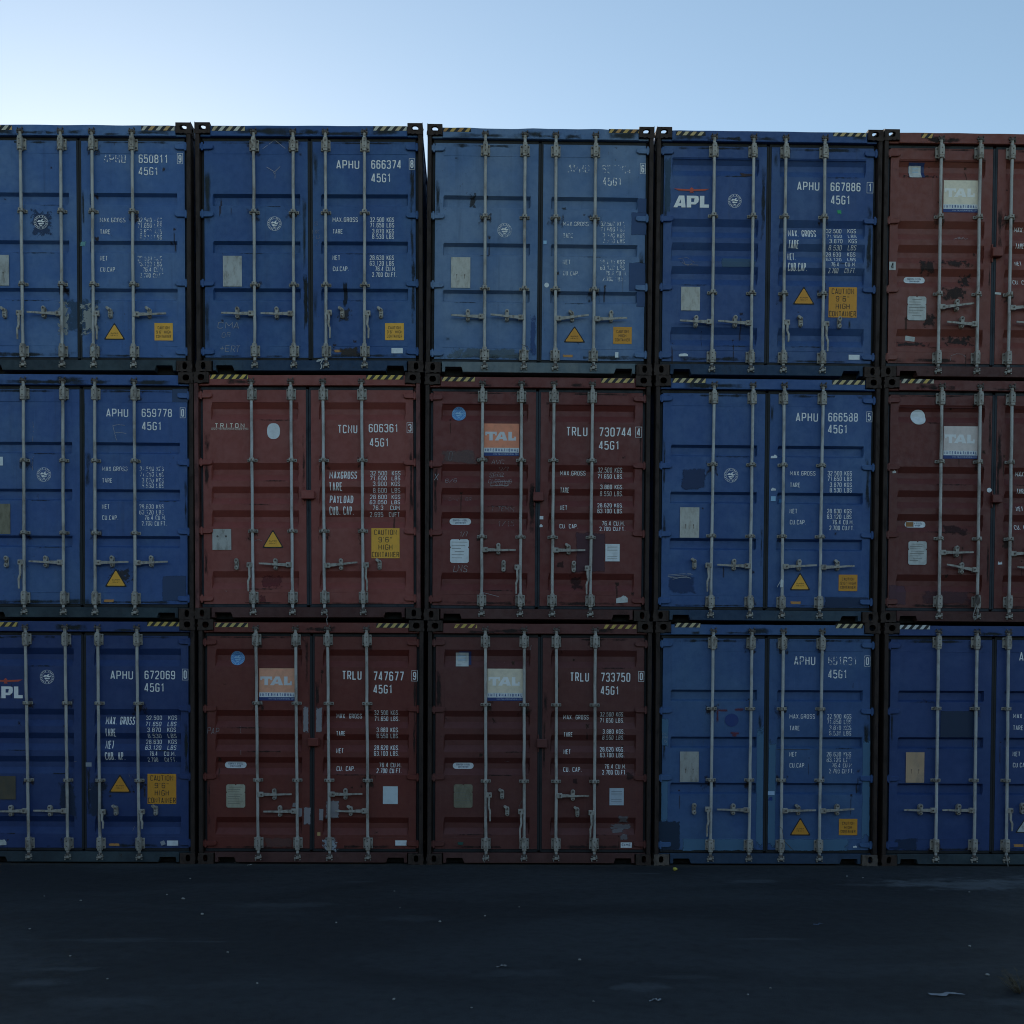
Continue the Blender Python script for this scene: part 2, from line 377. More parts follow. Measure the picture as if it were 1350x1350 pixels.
def plate_bracket_mesh():
    """bearing bracket: four-bolt plate with the housing over the rod; origin on the rod axis"""
    bm = bmesh.new(); yb = Y_DOOR-.012
    box(bm, -.052, -.018, yb-.008-.006, yb-.006+.014, -.060, .060, .003)
    box(bm, .018, .052, yb-.008-.006, yb-.006+.014, -.060, .060, .003)
    box(bm, -.027, .027, -.030, yb, -.052, .050, .007, 2)
    box(bm, -.0235, .0235, -.026, yb-.01, -.078, .072, .006, 2)
    for sx in (-1, 1):
        for sz in (-1, 1):
            tube(bm, [(sx*.037, yb-.024, sz*.038), (sx*.037, yb-.010, sz*.038)], .0085, 6, mi=1)
    for z in (-.028, .028): tube(bm, [(0, -.033, z), (0, -.028, z)], .007, 6, mi=1)
    return mesh_of('bearing_bracket', bm)
def guide_bracket_mesh():
    bm = bmesh.new(); yb = Y_DOOR-.012
    box(bm, -.056, -.020, yb-.012, yb+.010, -.017, .017, .003); box(bm, .020, .056, yb-.012, yb+.010, -.017, .017, .003)
    prism(bm, [(-.026, -.019), (.026, -.019), (.026, .019), (-.026, .019)], -.0265, yb-.004, .006)
    for sx in (-1, 1): tube(bm, [(sx*.042, yb-.020, 0), (sx*.042, yb-.010, 0)], .0085, 6, mi=1)
    tube(bm, [(0, -.030, 0), (0, -.025, 0)], .007, 6, mi=1)
    return mesh_of('guide_bracket', bm)
def cam_mesh(sgn):
    """rod cam held in its keeper (sgn +1: at the header)"""
    bm = bmesh.new()
    tube(bm, [(0, 0, -sgn*.055), (0, 0, sgn*.010)], [.017, .021], 10, mi=1)
    box(bm, -.017, .017, -.024, .030, -.016, .016, .005)
    box(bm, -.040, -.013, -.012, .026, -.012 + sgn*.004, .010 + sgn*.004, .004); box(bm, .013, .036, -.018, .022, -.010 - sgn*.006, .010 - sgn*.006, .004)
    box(bm, -.034, -.022, -.022, .034, -.034, -.018, .003); box(bm, .022, .034, -.020, .034, -.030, -.016, .003)
    box(bm, -.030, -.020, -.020, .034, .016, .030, .003); box(bm, .020, .032, -.022, .034, .014, .034, .003)
    box(bm, -.034, .034, .020, .034, -.036, .036, .003)
    return mesh_of('rod_cam', bm)
def catch_mesh(kind):
    """handle catch on the door: bracket plate, swivel hasp, bolts; origin on the door face"""
    bm = bmesh.new()
    def cap(cx, z0, z1, r, y0, y1, tilt=0.0, mi=0):
        pts = []
        for k in range(7): a = math.pi*k/6; pts.append((cx+math.cos(a)*r, z1-r+math.sin(a)*r))
        for k in range(7): a = math.pi+math.pi*k/6; pts.append((cx+math.cos(a)*r, z0+r+math.sin(a)*r))
        c, s = math.cos(tilt), math.sin(tilt); zc = z0+r
        pts = [(cx+(x-cx)*c-(z-zc)*s, zc+(x-cx)*s+(z-zc)*c) for x, z in pts]
        prism(bm, pts, y0, y1, .003, mi)
    if kind == 'closed':      # hasp turned down over the handle
        cap(0, -.064, .060, .0235, -.012, .004)
        cap(0, .006, .066, .0235, -.050, -.012); cap(0, -.062, -.020, .021, -.046, -.012)
        box(bm, -.019, .019, -.054, -.046, -.020, .030, .003)
        tube(bm, [(0, -.060, .040), (0, -.048, .040)], .009, 8, mi=1)
        tube(bm, [(0, -.052, -.044), (0, -.044, -.044)], .009, 8, mi=1)
    elif kind == 'swung':     # hasp swung up and aside
        cap(0, -.062, .050, .0235, -.012, .004)
        cap(0, -.060, .030, .021, -.034, -.012)
        cap(-.002, .012, .076, .016, -.050, -.014, R(52)); cap(0, .010, .048, .019, -.045, -.012)
        tube(bm, [(0, -.040, -.042), (0, -.032, -.042)], .009, 8, mi=1); tube(bm, [(0, -.052, .026), (0, -.044, .026)], .010, 8, mi=1)
        box(bm, -.015, .015, -.038, -.033, -.018, -.010, .002, mi=1)
    else:                     # open, empty bracket
        cap(0, -.064, .064, .0235, -.012, .004); cap(0, .010, .066, .0225, -.044, -.012); cap(0, -.064, -.012, .0215, -.040, -.012)
        tube(bm, [(0, -.052, .040), (0, -.042, .040)], .010, 8, mi=1); tube(bm, [(0, -.046, -.040), (0, -.038, -.040)], .008, 8, mi=1)
        box(bm, -.014, .014, -.042, -.012, -.012, .010, .003, mi=1)
    return mesh_of('handle_catch', bm)
def hinge_mesh():
    """hinge blade reaching from the post over the door stile (left side), origin at the pin"""
    bm = bmesh.new()
    prism(bm, [(-.012, -.030), (.095, -.027), (.118, -.012), (.118, .018), (.108, .029), (-.012, .030)], Y_DOOR-.024, Y_DOOR-.002, .005)
    box(bm, -.046, .000, Y_DOOR-.032, Y_DOOR+.04, -.032, .032, .006)
    tube(bm, [(-.006, Y_DOOR-.022, -.044), (-.006, Y_DOOR-.022, .044)], .0125, 10)
    return mesh_of('hinge', bm)

class Decal:
    """thin marks laid on the door: polygons in container XZ, several materials, layered outward"""
    def __init__(s): s.p = []; s.n = 0
    def poly(s, pts, mat, layer=0):
        s.p.append((pts, mat, layer)); return s
    def rect(s, x0, x1, z0, z1, mat, layer=0): return s.poly([(x0, z0), (x1, z0), (x1, z1), (x0, z1)], mat, layer)
    def ellipse(s, cx, cz, rx, rz, mat, layer=0, n=28, a0=0, a1=360, pw=1.0):
        pts = []
        for k in range(n):
            a = R(a0+(a1-a0)*k/(n if a1-a0 >= 360 else n-1)); c, q = math.cos(a), math.sin(a)
            pts.append((cx+math.copysign(abs(c)**pw, c)*rx, cz+math.copysign(abs(q)**pw, q)*rz))
        return s.poly(pts, mat, layer)
    def strokes(s, pts, w, mat, layer=0):
        for i, q in enumerate(stroke_strip(pts, w)): s.poly(q, mat, layer + .22*(s.n % 4) + .06*(i % 3))
        s.n += 1; return s
    def text(s, x0, x1, z0, z1, txt, mat, sw=.15, layer=0, slant=0.0, jit=0.0, spacing=.30):
        """lettering filling the box x0..x1, z0..z1"""
        h = z1-z0; w = sw*h; ws = [WID.get(ch, 1.0) for ch in txt]
        tot = sum(ws) + spacing*(len(txt)-1); u = (x1-x0)/tot; x = x0
        w = min(w, u*.36)
        for ch, cw in zip(txt, ws):
            jx, jz = (random.uniform(-jit, jit)*h, random.uniform(-jit, jit)*h) if jit else (0, 0)
            for pl in G.get(ch, []):
                pts = [(x+w/2+px*(cw*u-w)+slant*(py-.5)*h+jx, z0+w/2+py*(h-w)+jz) for px, py in pl]
                s.strokes(pts, w, mat, layer)
            x += (cw+spacing)*u
        return s
    def build(s, name, cont, parent, lift=.0022, uv=False):
        cont.nd = getattr(cont, 'nd', 0)+1; lift += cont.nd*.00012 if lift > .001 else (cont.nd % 37)*.00003
        mats = []; bm = bmesh.new(); lay = bm.verts.layers.float.new('off')
        for pts, mat, layer in s.p:
            if mat not in mats: mats.append(mat)
            vs_ = []
            for x, z in pts:
                v = bm.verts.new((x, 0, z)); v[lay] = layer; vs_.append(v)
            try: f = bm.faces.new(vs_); f.material_index = mats.index(mat)
            except ValueError: pass
        xs = [v.co.x for v in bm.verts]; zs = [v.co.z for v in bm.verts]
        if not xs: return None
        x0, x1, z0, z1 = min(xs), max(xs), min(zs), max(zs)
        for zb in cont.zbreaks:
            if z0 < zb < z1: bmesh.ops.bisect_plane(bm, geom=bm.verts[:]+bm.edges[:]+bm.faces[:], plane_co=(0, 0, zb), plane_no=(0, 0, 1), dist=1e-6)
        for xb in cont.xbreaks:
            if x0 < xb < x1: bmesh.ops.bisect_plane(bm, geom=bm.verts[:]+bm.edges[:]+bm.faces[:], plane_co=(xb, 0, 0), plane_no=(1, 0, 0), dist=1e-6)
        if uv:
            ul = bm.loops.layers.uv.new('UVMap')
            for f in bm.faces:
                for l in f.loops: l[ul].uv = ((l.vert.co.x-x0)/(x1-x0), (l.vert.co.z-z0)/(z1-z0))
        for v in bm.verts: v.co.y = Y_DOOR + cont.depth(v.co.x, v.co.z) - lift - v[lay]*.0011
        bm.normal_update()
        for f in bm.faces:
            if f.normal.y > 0: f.normal_flip()
        me = bpy.data.meshes.new(name); bm.to_mesh(me); bm.free()
        return link(name, me, mats, parent)

BUILT = {}
class Container:
    def __init__(s, c, r, label, body, frame=None, ribs=(), kind='A', gask=None, rods=(), handles=(), guides=(), bear=(), lockbox=None, rodmat=None):
        s.c, s.r = c, r; s.z = RZ[r]; q = [on_facade(*p) for p in QUADS[c, r]]; s.q = QUADS[c, r]
        mid_b = (q[2]+q[3])/2; mid_t = (q[0]+q[1])/2
        ax = (q[1]-q[0]).normalized() + (q[2]-q[3]).normalized()
        s.tilt = -math.atan2(ax.z, ax.x)
        ctr = (mid_b+mid_t)/2
        s.tilt = .0044 if r == 2 else max(-.001, min(.0085, s.tilt))
        up = Vector((math.sin(s.tilt), 0, math.cos(s.tilt)))
        base = ctr - up*CH/2
        if r == 2: base.z = gz(base.x)
        else:
            lo = BUILT[c, r+1]; base.z = lo.base.z + CH + {1: .007, 2: .005}.get(c, .001) + CW/2*abs(s.tilt-lo.tilt)
        BUILT[c, r] = s
        s.base = base
        s.root = thing('shipping_container', label, 'shipping container', base, 'containers stacked three high in a wall', (0, s.tilt, 0))
        s.body, s.frame = body, frame or M_POST
        W = CW/2
        s.dl, s.g0, s.g1, s.dr = -W+.036*CW, -W+.4915*CW, -W+.5135*CW, -W+.967*CW
        s.zd1, s.zd0 = CH-.183, .168             # top and bottom of the doors
        inn = .036*CW
        s.inner = ((s.dl+inn, s.g0-inn*.92), (s.g1+inn, s.dr-inn*.92))
        s.kindname = 'red' if ' red ' in label.split(' container')[0]+' ' or 'maroon' in label else 'blue'
        s.kind = kind; s.dep = .046 if kind == 'A' else .042
        s.ramp_x = .012 if kind == 'A' else .014
        s.prof = []                               # (z_top, z_a, z_b, z_bot)
        for a in ribs:
            zt = s.loc(600, a)[1]
            k = s.m(1)
            if kind == 'A': s.prof.append((zt, zt-11*k, zt-50*k, zt-60*k))
            else: s.prof.append((zt, zt-31*k, zt-58*k, zt-92*k))
        s.zbreaks = sorted(z for p in s.prof for z in p)
        s.xbreaks = sorted(x for a, b in s.inner for x in (a, a+s.ramp_x, b-s.ramp_x, b))
        s.gask = gask or M_GASK
        s.structure(); s.doors()
        s.rods(rods, handles, guides, bear, rodmat or M_ROD)
        if lockbox: s.lockbox(*lockbox)
    # --- measuring
    def m(s, zoom): return zoom/s.z * CH/325.6
    def loc(s, zx, zy, y=Y_DOOR):
        px, py = OX[s.c]+zx/s.z, OY[s.r]+zy/s.z
        tl, tr, br, bl = s.q; u, v = .5, .5
        for _ in range(6):
            lx = tl[0]+(bl[0]-tl[0])*v; rx = tr[0]+(br[0]-tr[0])*v; u = (px-lx)/(rx-lx)
            ty = tl[1]+(tr[1]-tl[1])*u; by = bl[1]+(br[1]-bl[1])*u; v = (py-ty)/(by-ty)
        x, z = (u-.5)*CW, (1-v)*CH
        X, Z = s.base.x+x, s.base.z+z
        return x + X*y/DIST, z + (Z-EYE)*y/DIST
    def depth(s, x, z):
        for a, b in s.inner:
            if a < x < b:
                fx = min(1, (x-a)/s.ramp_x, (b-x)/s.ramp_x)
                for zt, za, zb, zo in s.prof:
                    if zo < z < zt:
                        fz = 1.0
                        if z > za: fz = (zt-z)/(zt-za)
                        elif z < zb: fz = (z-zo)/(zb-zo)
                        return s.dep*fx*fz if fx < 1 else s.dep*fz
        return 0.0
    # --- the box
    def structure(s):
        W = CW/2; top_kind = 'top' if s.r == 0 else 'mid'
        rnd = random.Random(s.c*10+s.r)
        for (sx, zz, kd) in ((-1, CH-CAST_H, top_kind), (1, CH-CAST_H, top_kind), (-1, 0, 'bottom'), (1, 0, 'bottom')):
            mt = M_CAST2 if (s.c, s.r, kd) in ((3, 2, 'bottom'),) else M_CAST
            for yy in (0, CL):
                me = shared(('cast', kd, mt.name), lambda: casting_mesh(kd, mt))
                o = link('corner_casting', me, mt, s.root, (sx*W, yy, zz)); o.scale = (-sx, 1 if yy == 0 else -1, 1)
        zt, zb = CH-CAST_H, CAST_H
        for sx in (-1, 1):
            for front in (True, False):
                bm = bmesh.new(); a, b = (sx*(W-.004), sx*(W-.049)); x0, x1 = min(a, b), max(a, b)
                if front:
                    box(bm, x0, x1, .006, .150, zb-.001, zt+.001, .006, 2)
                    a, b = (sx*(W-.051), sx*(W-.105)); box(bm, min(a, b), max(a, b), .085, .150, zb, zt, .004)
                else: box(bm, x0, x1, CL-.15, CL-.006, zb-.001, zt+.001, .006)
                link('corner_post', mesh_of('corner_post', bm), s.frame, s.root)
        # header: slightly battered top edge
        xa, xb = -W+CAST_W+.002, W-CAST_W-.002; n = 26; pts = []
        dent = {2: .020, 1: .005}.get(s.c, .005) if s.r == 0 else .003
        for k in range(n+1):
            x = xa+(xb-xa)*k/n; pts.append((x, CH-.030 + (mnoise.noise((x*3.1, s.c*5.3, s.r))*dent if 0 < k < n else 0)))
        zlo = CH-.143
        poly = [(xa, zlo-.0), (xb, zlo)] + pts[::-1]
        bm = bmesh.new(); prism(bm, poly, .016, .11, .005)
        # ends of the header under the castings
        box(bm, -W+.056, xa+.0, .030, .108, zlo, CH-CAST_H-.002, .003); box(bm, xb, W-.056, .030, .108, zlo, CH-CAST_H-.002, .003)
        s.header = link('header_beam', mesh_of('header_beam', bm), s.body, s.root)
        # sill with the two loading notches
        xa, xb = -W+CAST_W+.012, W-CAST_W-.012; nl, nw, nh = .035, .185, .076; zs = .128
        poly = [(xa, .014), (xa+nl, .014), (xa+nl, nh), (xa+nl+nw, nh), (xa+nl+nw+.018, .014), (xb-nl-nw-.018, .014), (xb-nl-nw, nh), (xb-nl, nh), (xb-nl, .014), (xb, .014), (xb, zs), (xa, zs)]
        bm = bmesh.new(); prism(bm, poly, .020, .13, .004)
        box(bm, -W+.056, xa, .032, .126, CAST_H+.002, zs, .003); box(bm, xb, W-.056, .032, .126, CAST_H+.002, zs, .003)
        link('door_sill', mesh_of('door_sill', bm), s.sillmat(), s.root)
        # floor, roof, sides, end
        bm = bmesh.new(); box(bm, -W+.06, W-.06, .135, CL-.065, .004, .15); link('floor', mesh_of('floor', bm), M_HOLE, s.root)
        bm = bmesh.new(); nn = 44
        for k in range(nn):
            y0 = .12+(CL-.24)*k/nn; y1 = .12+(CL-.24)*(k+1)/nn; ym = (y0+y1)/2
            dz = .018
            prof = [(y0, 0), (y0+.05, 0), (y0+.09, -dz), (y1-.09, -dz), (y1-.04, 0), (y1, 0)]
            for (ya, za), (yb_, zb_) in zip(prof, prof[1:]):
                bm.faces.new([bm.verts.new(p) for p in ((-W+.05, ya, CH-.010+za), (W-.05, ya, CH-.010+za), (W-.05, yb_, CH-.010+zb_), (-W+.05, yb_, CH-.010+zb_))])
        bmesh.ops.remove_doubles(bm, verts=bm.verts, dist=.0005)
        link('roof', mesh_of('roof', bm), s.body, s.root)
        for sx in (-1, 1):
            bm = bmesh.new()
            for k in range(nn):
                y0 = .15+(CL-.30)*k/nn; y1 = .15+(CL-.30)*(k+1)/nn; dx = .036
                prof = [(y0, 0), (y0+.07, 0), (y0+.138, dx), (y1-.068, dx), (y1, 0)]
                for (ya, xa_), (yb_, xb_) in zip(prof, prof[1:]):
                    bm.faces.new([bm.verts.new(p) for p in ((sx*(W-.014-xa_), ya, .16), (sx*(W-.014-xb_), yb_, .16), (sx*(W-.014-xb_), yb_, CH-.07), (sx*(W-.014-xa_), ya, CH-.07))])
            bmesh.ops.remove_doubles(bm, verts=bm.verts, dist=.0005)
            a, b = sx*(W-.005), sx*(W-.065); x0, x1 = min(a, b), max(a, b)
            box(bm, x0, x1, .15, CL-.15, CH-.075, CH-.012); box(bm, x0, x1, .15, CL-.15, .02, .17)
            link('side_wall', mesh_of('side_wall', bm), s.body, s.root)
        bm = bmesh.new(); box(bm, -W+.05, W-.05, CL-.06, CL-.03, .003, CH-.002); link('end_wall', mesh_of('end_wall', bm), s.body, s.root)
    def sillmat(s):
        if s.kindname == 'red': return M('sillR', paint, (.075,.028,.025), (.11,.05,.045), fade_amt=.7, rust=.9, streak=.6, seed=41, rough=.75)
        if (s.c, s.r) == (2, 0): return M('sillP', paint, (.10,.14,.17), (.22,.23,.22), fade_amt=.8, rust=.9, streak=.6, seed=43, rough=.75)
        return M(('sillB', s.c % 2), paint, ((.026,.040,.052), (.024,.050,.10))[s.c % 2 if s.r else 0], (.055,.085,.10), fade_amt=.7, rust=.8, streak=.7, seed=42+s.c, rough=.75)
    # --- doors
    def doors(s):
        s.door = []
        for i, (x0, x1) in enumerate(((s.dl, s.g0), (s.g1, s.dr))):
            a, b = s.inner[i]; e = s.ramp_x
            seam = .0035
            xs = [x0, a, a+e]; nx = 6
            xs += [a+e+(b-a-2*e)*k/nx for k in range(1, nx)] + [b-e, b, x1]
            ztop, zbot = s.loc(0, 0)[1], 0
            zs = {s.zd0, s.zd1, s.zd1-.135, s.zd1-.139, s.zd0+.125, s.zd0+.129} | set(s.zbreaks)
            zs = sorted(zs)
            fine = []
            for p, q in zip(zs, zs[1:]):
                fine.append(p); k = int((q-p)/.13)
                for j in range(1, k+1): fine.append(p+(q-p)*j/(k+1))
            zs = fine + [zs[-1]]
            bm = bmesh.new(); grid = []
            for z in zs:
                row = []
                for x in xs:
                    y = s.depth(x, z)
                    if a < x < b: y += mnoise.noise((x*1.7+s.c*9, s.r*7, z*1.9))*.004
                    row.append(bm.verts.new((x, Y_DOOR+y, z)))
                grid.append(row)
            for r0, r1 in zip(grid, grid[1:]):
                for k in range(len(xs)-1): bm.faces.new((r0[k], r0[k+1], r1[k+1], r1[k]))
            # weld seams above and below the panel: thin grooves stand as narrow beads
            yb = Y_DOOR+.058
            loop = grid[0] + [r[-1] for r in grid[1:]] + grid[-1][-2::-1] + [r[0] for r in grid[-2:0:-1]]
            back = [bm.verts.new((v.co.x, yb, v.co.z)) for v in loop]
            for k in range(len(loop)): bm.faces.new((loop[k], loop[(k+1) % len(loop)], back[(k+1) % len(loop)], back[k]))
            bm.faces.new(back)
            for zz in (s.zd1-.137, s.zd0+.127):
                tube(bm, [(a+.004, Y_DOOR+.0005, zz), (b-.004, Y_DOOR+.0005, zz)], .0032, 5)
            d = link('door', mesh_of('door', bm), s.body, s.root); s.door.append(d)
            # rubber seal round the leaf
            bm = bmesh.new(); gy = Y_DOOR+.006
            box(bm, x0-.022, x1+.0045, gy, gy+.030, s.zd1, s.zd1+.038, .005); box(bm, x0-.022, x1+.0045, gy, gy+.030, s.zd0-.036, s.zd0, .005)
            if i == 0: box(bm, x0-.030, x0-.001, gy+.016, gy+.04, s.zd0, s.zd1, .004); box(bm, x1, x1+.0275, gy-.010, gy+.03, s.zd0-.018, s.zd1+.012, .008, 2)
            else: box(bm, x1+.001, x1+.030, gy+.016, gy+.04, s.zd0, s.zd1, .004); box(bm, x0-.0272, x0, gy-.006, gy+.03, s.zd0-.018, s.zd1+.012, .008, 2)
            link('door_gasket', mesh_of('door_gasket', bm), s.gask, d)
            for zy in (187, 520, 860, 1196):
                zz = CH*(1-((zy/3.75-20)/326))
                me = shared(('hinge', s.body.name), hinge_mesh)
                hx = x0-.012 if i == 0 else x1+.012
                o = link('hinge', me, s.body, d, (hx, 0, zz + random.uniform(-.004, .004))); o.scale = (1 if i == 0 else -1, 1, 1)
    # --- locking rods
    def rods(s, rods, handles, guides, bear, rmat):
        W = CW/2; s.rod = []
        ry = .014
        for i, zx in enumerate(rods):
            bt, bb = (zx if isinstance(zx, tuple) else (zx, zx))
            xt = s.loc(bt, 187, ry)[0]; xb = s.loc(bb, 1196, ry)[0]; x = (xt+xb)/2
            ztop, zbot = CH-.095, .070
            lean = math.atan2(xt-xb, s.loc(bt, 187, ry)[1]-s.loc(bb, 1196, ry)[1])
            bm = bmesh.new(); rr = random.Random(s.c*100+s.r*10+i)
            npt = 12; pts = [(mnoise.noise((k*.7, i*3.1, s.c*4+s.r))*.0045, 0, zbot+(ztop-zbot)*k/npt - CH/2) for k in range(npt+1)]
            tube(bm, pts, .0168, 12)
            rod = link('locking_rod', mesh_of('locking_rod', bm, True), rmat, s.root, (x, ry, CH/2), (0, lean, 0))
            s.rod.append(rod)
            for zy in (bear[0], bear[1]):
                zz = s.loc(0, zy, ry)[1]
                link('bearing_bracket', shared('bear', plate_bracket_mesh), [M_BRK, M_CAM], rod, (0, -ry+.010, zz-CH/2))
            for zy in guides:
                zz = s.loc(0, zy, ry)[1]
                link('guide_bracket', shared('guide', guide_bracket_mesh), [M_BRK, M_CAM], rod, (0, -ry+.010, zz-CH/2))
            link('rod_cam', shared('camt', lambda: cam_mesh(1)), [M_CAM, M_BRK], rod, (0, 0, ztop-CH/2))
            link('rod_cam', shared('camb', lambda: cam_mesh(-1)), [M_BRK, M_CAM], rod, (0, 0, zbot-CH/2))
            if i < len(handles): s.handle(rod, i, x, *handles[i])
    def handle(s, rod, i, xr, side, hy, mode, end, cx, cy, ckind):
        """side L/R of the rod, hy height of the hub; mode 'bar' reaching across to end, or 'down' hanging to end"""
        ry = .014; sg = -1 if side == 'L' else 1
        hz = s.loc(0, hy, ry)[1]-CH/2
        bm = bmesh.new()
        box(bm, min(0, sg*.066), max(0, sg*.066), -.022, .020, -.029, .029, .006, 2)
        tube(bm, [(sg*.045, -.028, 0), (sg*.045, -.020, 0)], .010, 8, mi=1)
        if mode == 'bar':
            xe, ze = s.loc(end[0], end[1], ry); xe -= xr; ze -= CH/2
            p = [(sg*.050, -.010, hz*0), (sg*.130, -.014, 0), (sg*.190, -.004, -.006)]
            L = abs(xe); dz = ze-hz
            pts = [(sg*.045, -.004, 0), (sg*.13, -.010, dz*.25), (sg*min(.19, L*.55), -.012, dz*.5-.004), (sg*L*.78, -.016, dz*.8), (sg*L, -.020, dz)]
            hgt = [.019, .016, .011, .0105, .009]
            ring = []
            for (px, py, pz), h in zip(pts, hgt):
                ring.append([bm.verts.new(q) for q in ((px, py-.006, pz-h), (px, py-.006, pz+h), (px, py+.006, pz+h), (px, py+.006, pz-h))])
            for a, b in zip(ring, ring[1:]):
                for k in range(4): bm.faces.new((a[k], a[(k+1) % 4], b[(k+1) % 4], b[k]))
            bm.faces.new(ring[0][::-1]); bm.faces.new(ring[-1])
        else:
            ze = s.loc(0, end, ry)[1]-CH/2; L = hz-ze; x = sg*.036
            pts = [(x, -.016, .012), (x, -.020, -L*.22), (x-sg*.004, -.026, -L*.45), (x+sg*.012, -.030, -L*.62), (x+sg*.010, -.030, -L)]
            hw = [.018, .015, .013, .013, .010]; ring = []
            for (px, py, pz), h in zip(pts, hw):
                ring.append([bm.verts.new(q) for q in ((px-h*.8, py-.006, pz), (px+h*.8, py-.006, pz), (px+h*.8, py+.006, pz), (px-h*.8, py+.006, pz))])
            for a, b in zip(ring, ring[1:]):
                for k in range(4): bm.faces.new((a[k], a[(k+1) % 4], b[(k+1) % 4], b[k]))
            bm.faces.new(ring[0][::-1]); bm.faces.new(ring[-1])
            tube(bm, [(x+.002, -.012, -L*.10), (x+.002, -.012, -L*.62)], .006, 6, mi=1)
        h = link('door_handle', mesh_of('door_handle', bm), [M_BRK, M_CAM], rod, (0, 0, hz))
        if cx is not None:
            x, z = s.loc(cx, cy); d = s.door[0] if i < 2 else s.door[1]
            o = link('handle_catch', shared(('catch', ckind), lambda: catch_mesh(ckind)), [M_BRK, M_CAM], d, (x, Y_DOOR+s.depth(x, z), z))
    def lockbox(s, x0, x1, y0, y1):
        a, z1 = s.loc(x0, y0); b, z0 = s.loc(x1, y1); bm = bmesh.new()
        box(bm, a, b, Y_DOOR-.062, Y_DOOR-.006, z0, z1, .008, 2); box(bm, b-.03, b+.012, Y_DOOR-.02, Y_DOOR, z0+.012, z1-.012, .004)
        box(bm, a+.008, a+.022, Y_DOOR-.02, Y_DOOR, z0-.05, z1+.05, .003)
        link('lock_box', mesh_of('lock_box', bm), s.body, s.root)
    # --- weathering and loose ends
    def weather(s):
        rnd = random.Random(s.c*31+s.r*7); red = s.kindname == 'red'
        lvl = {(1,1): .45, (3,1): .8, (1,2): .7, (4,2): .7}.get((s.c, s.r), 1.0)
        g = [M(('gr', red, k), patch_mat, ((.030,.020,.018) if red else (.026,.030,.030)), .85, .34, .80, 11+k, (7, 12, 20)[k], 'grime', ((1,1,1), (1,1,.4), (1,1,2))[k], 1.1) for k in range(3)]
        rust = [M(('ru', k), patch_mat, ((.060,.036,.024), (.040,.026,.020))[k], .9, .38, .75, 21+k, 24, 'rust', (1,1,.6), .8) for k in range(2)]
        def put(name, x0, x1, z0, z1, mat, door): Decal().rect(x0, x1, z0, z1, mat).build(name, s, door, .0008, True)
        for i, (x0, x1) in enumerate(((s.dl, s.g0), (s.g1, s.dr))):
            d = s.door[i]
            put('grime', x0+.004, x1-.004, s.zd0+.001, s.zd0+rnd.uniform(.030, .065)*lvl, g[0], d)
            if rnd.random() < .8*lvl: put('grime', x0+.004, x1-.004, s.zd1-rnd.uniform(.022, .05), s.zd1-.001, g[0], d)
            for k in range(rnd.randint(1, 3)):      # stiles
                zz = rnd.uniform(s.zd0+.1, s.zd1-.7); side = rnd.random() < .5; w = rnd.uniform(.03, .075)
                xa = x0+.002 if side else x1-.002-w; put('grime', xa, xa+w, zz, zz+rnd.uniform(.35, 1.0), g[1], d)
            a, b = s.inner[i]
            for k in range(int(rnd.randint(3, 6)*lvl)):      # chips and rust spots with a run below
                x = rnd.uniform(x0+.03, x1-.10); z = rnd.uniform(s.zd0+.05, s.zd1-.1); w = rnd.uniform(.02, .07); put('rust', x, x+w, z, z+w*rnd.uniform(.5, 1.3), rust[rnd.random() < .5], d)
                if rnd.random() < .45: put('rust', x+w*.2, x+w*.6, z-rnd.uniform(.10, .30), z+w*.4, M('runr', patch_mat, (.060,.040,.030), .9, .30, .55, 31, 16, 'rust_run', (2,2,.25)), d)
            for zt, za, zb, zo in s.prof:           # dirt lying along the lower lips and under the steps
                if rnd.random() < .6*lvl: xa = rnd.uniform(a, b-.3); put('grime', xa, min(b, xa+rnd.uniform(.2, .7)), zo-.012, zo+.010, g[2], d)
        for i, rod in enumerate(s.rod):
            x = rod.location.x; d = s.door[0] if i < 2 else s.door[1]
            for ch in rod.children:
                if ch.name.startswith(('guide', 'bearing')) and rnd.random() < .55*lvl:
                    z = ch.location.z+CH/2; w = rnd.uniform(.07, .10); put('rust', x-w, x+w, z-rnd.uniform(.06, .16), z+.055, rust[1], d)
        put2 = lambda x0, x1, z0, z1, m: s.hpatch(x0, x1, z0, z1, m)
        W = CW/2
        for k in range(int(3*lvl)): x = rnd.uniform(-W+.2, W-.7); put2(x, x+rnd.uniform(.15, .5), CH-.142, CH-.142+rnd.uniform(.03, .10), g[0])
    def hpatch(s, x0, x1, z0, z1, mat):
        sv = (s.zbreaks, s.xbreaks, s.depth); s.zbreaks, s.xbreaks = [], []; s.depth = lambda x, z: .016-Y_DOOR
        Decal().rect(x0, x1, z0, z1, mat).build('grime', s, s.header, .0008, True); s.zbreaks, s.xbreaks, s.depth = sv
    def tie(s, i, pts, r, mat, name='seal_wire'):
        rod = s.rod[i]; bm = bmesh.new(); P = []
        for k, (zx, zy) in enumerate(pts):
            x, z = s.loc(zx, zy, -.01); P.append((x-rod.location.x, -.028-.008*math.sin(k*1.7), z-CH/2))
        tube(bm, P, r, 5); link(name, mesh_of(name, bm, True), mat, rod)
    def tag(s, i, pts, mat, name='seal_tag'):
        rod = s.rod[i]; bm = bmesh.new(); fr = []
        for k, (zx, zy) in enumerate(pts):
            x, z = s.loc(zx, zy, -.01); fr.append((x-rod.location.x, -.034-.006*(k % 3), z-CH/2))
        f = bm.faces.new([bm.verts.new(p) for p in fr]); bmesh.ops.solidify(bm, geom=[f], thickness=.0025)
        link(name, mesh_of(name, bm), mat, rod)
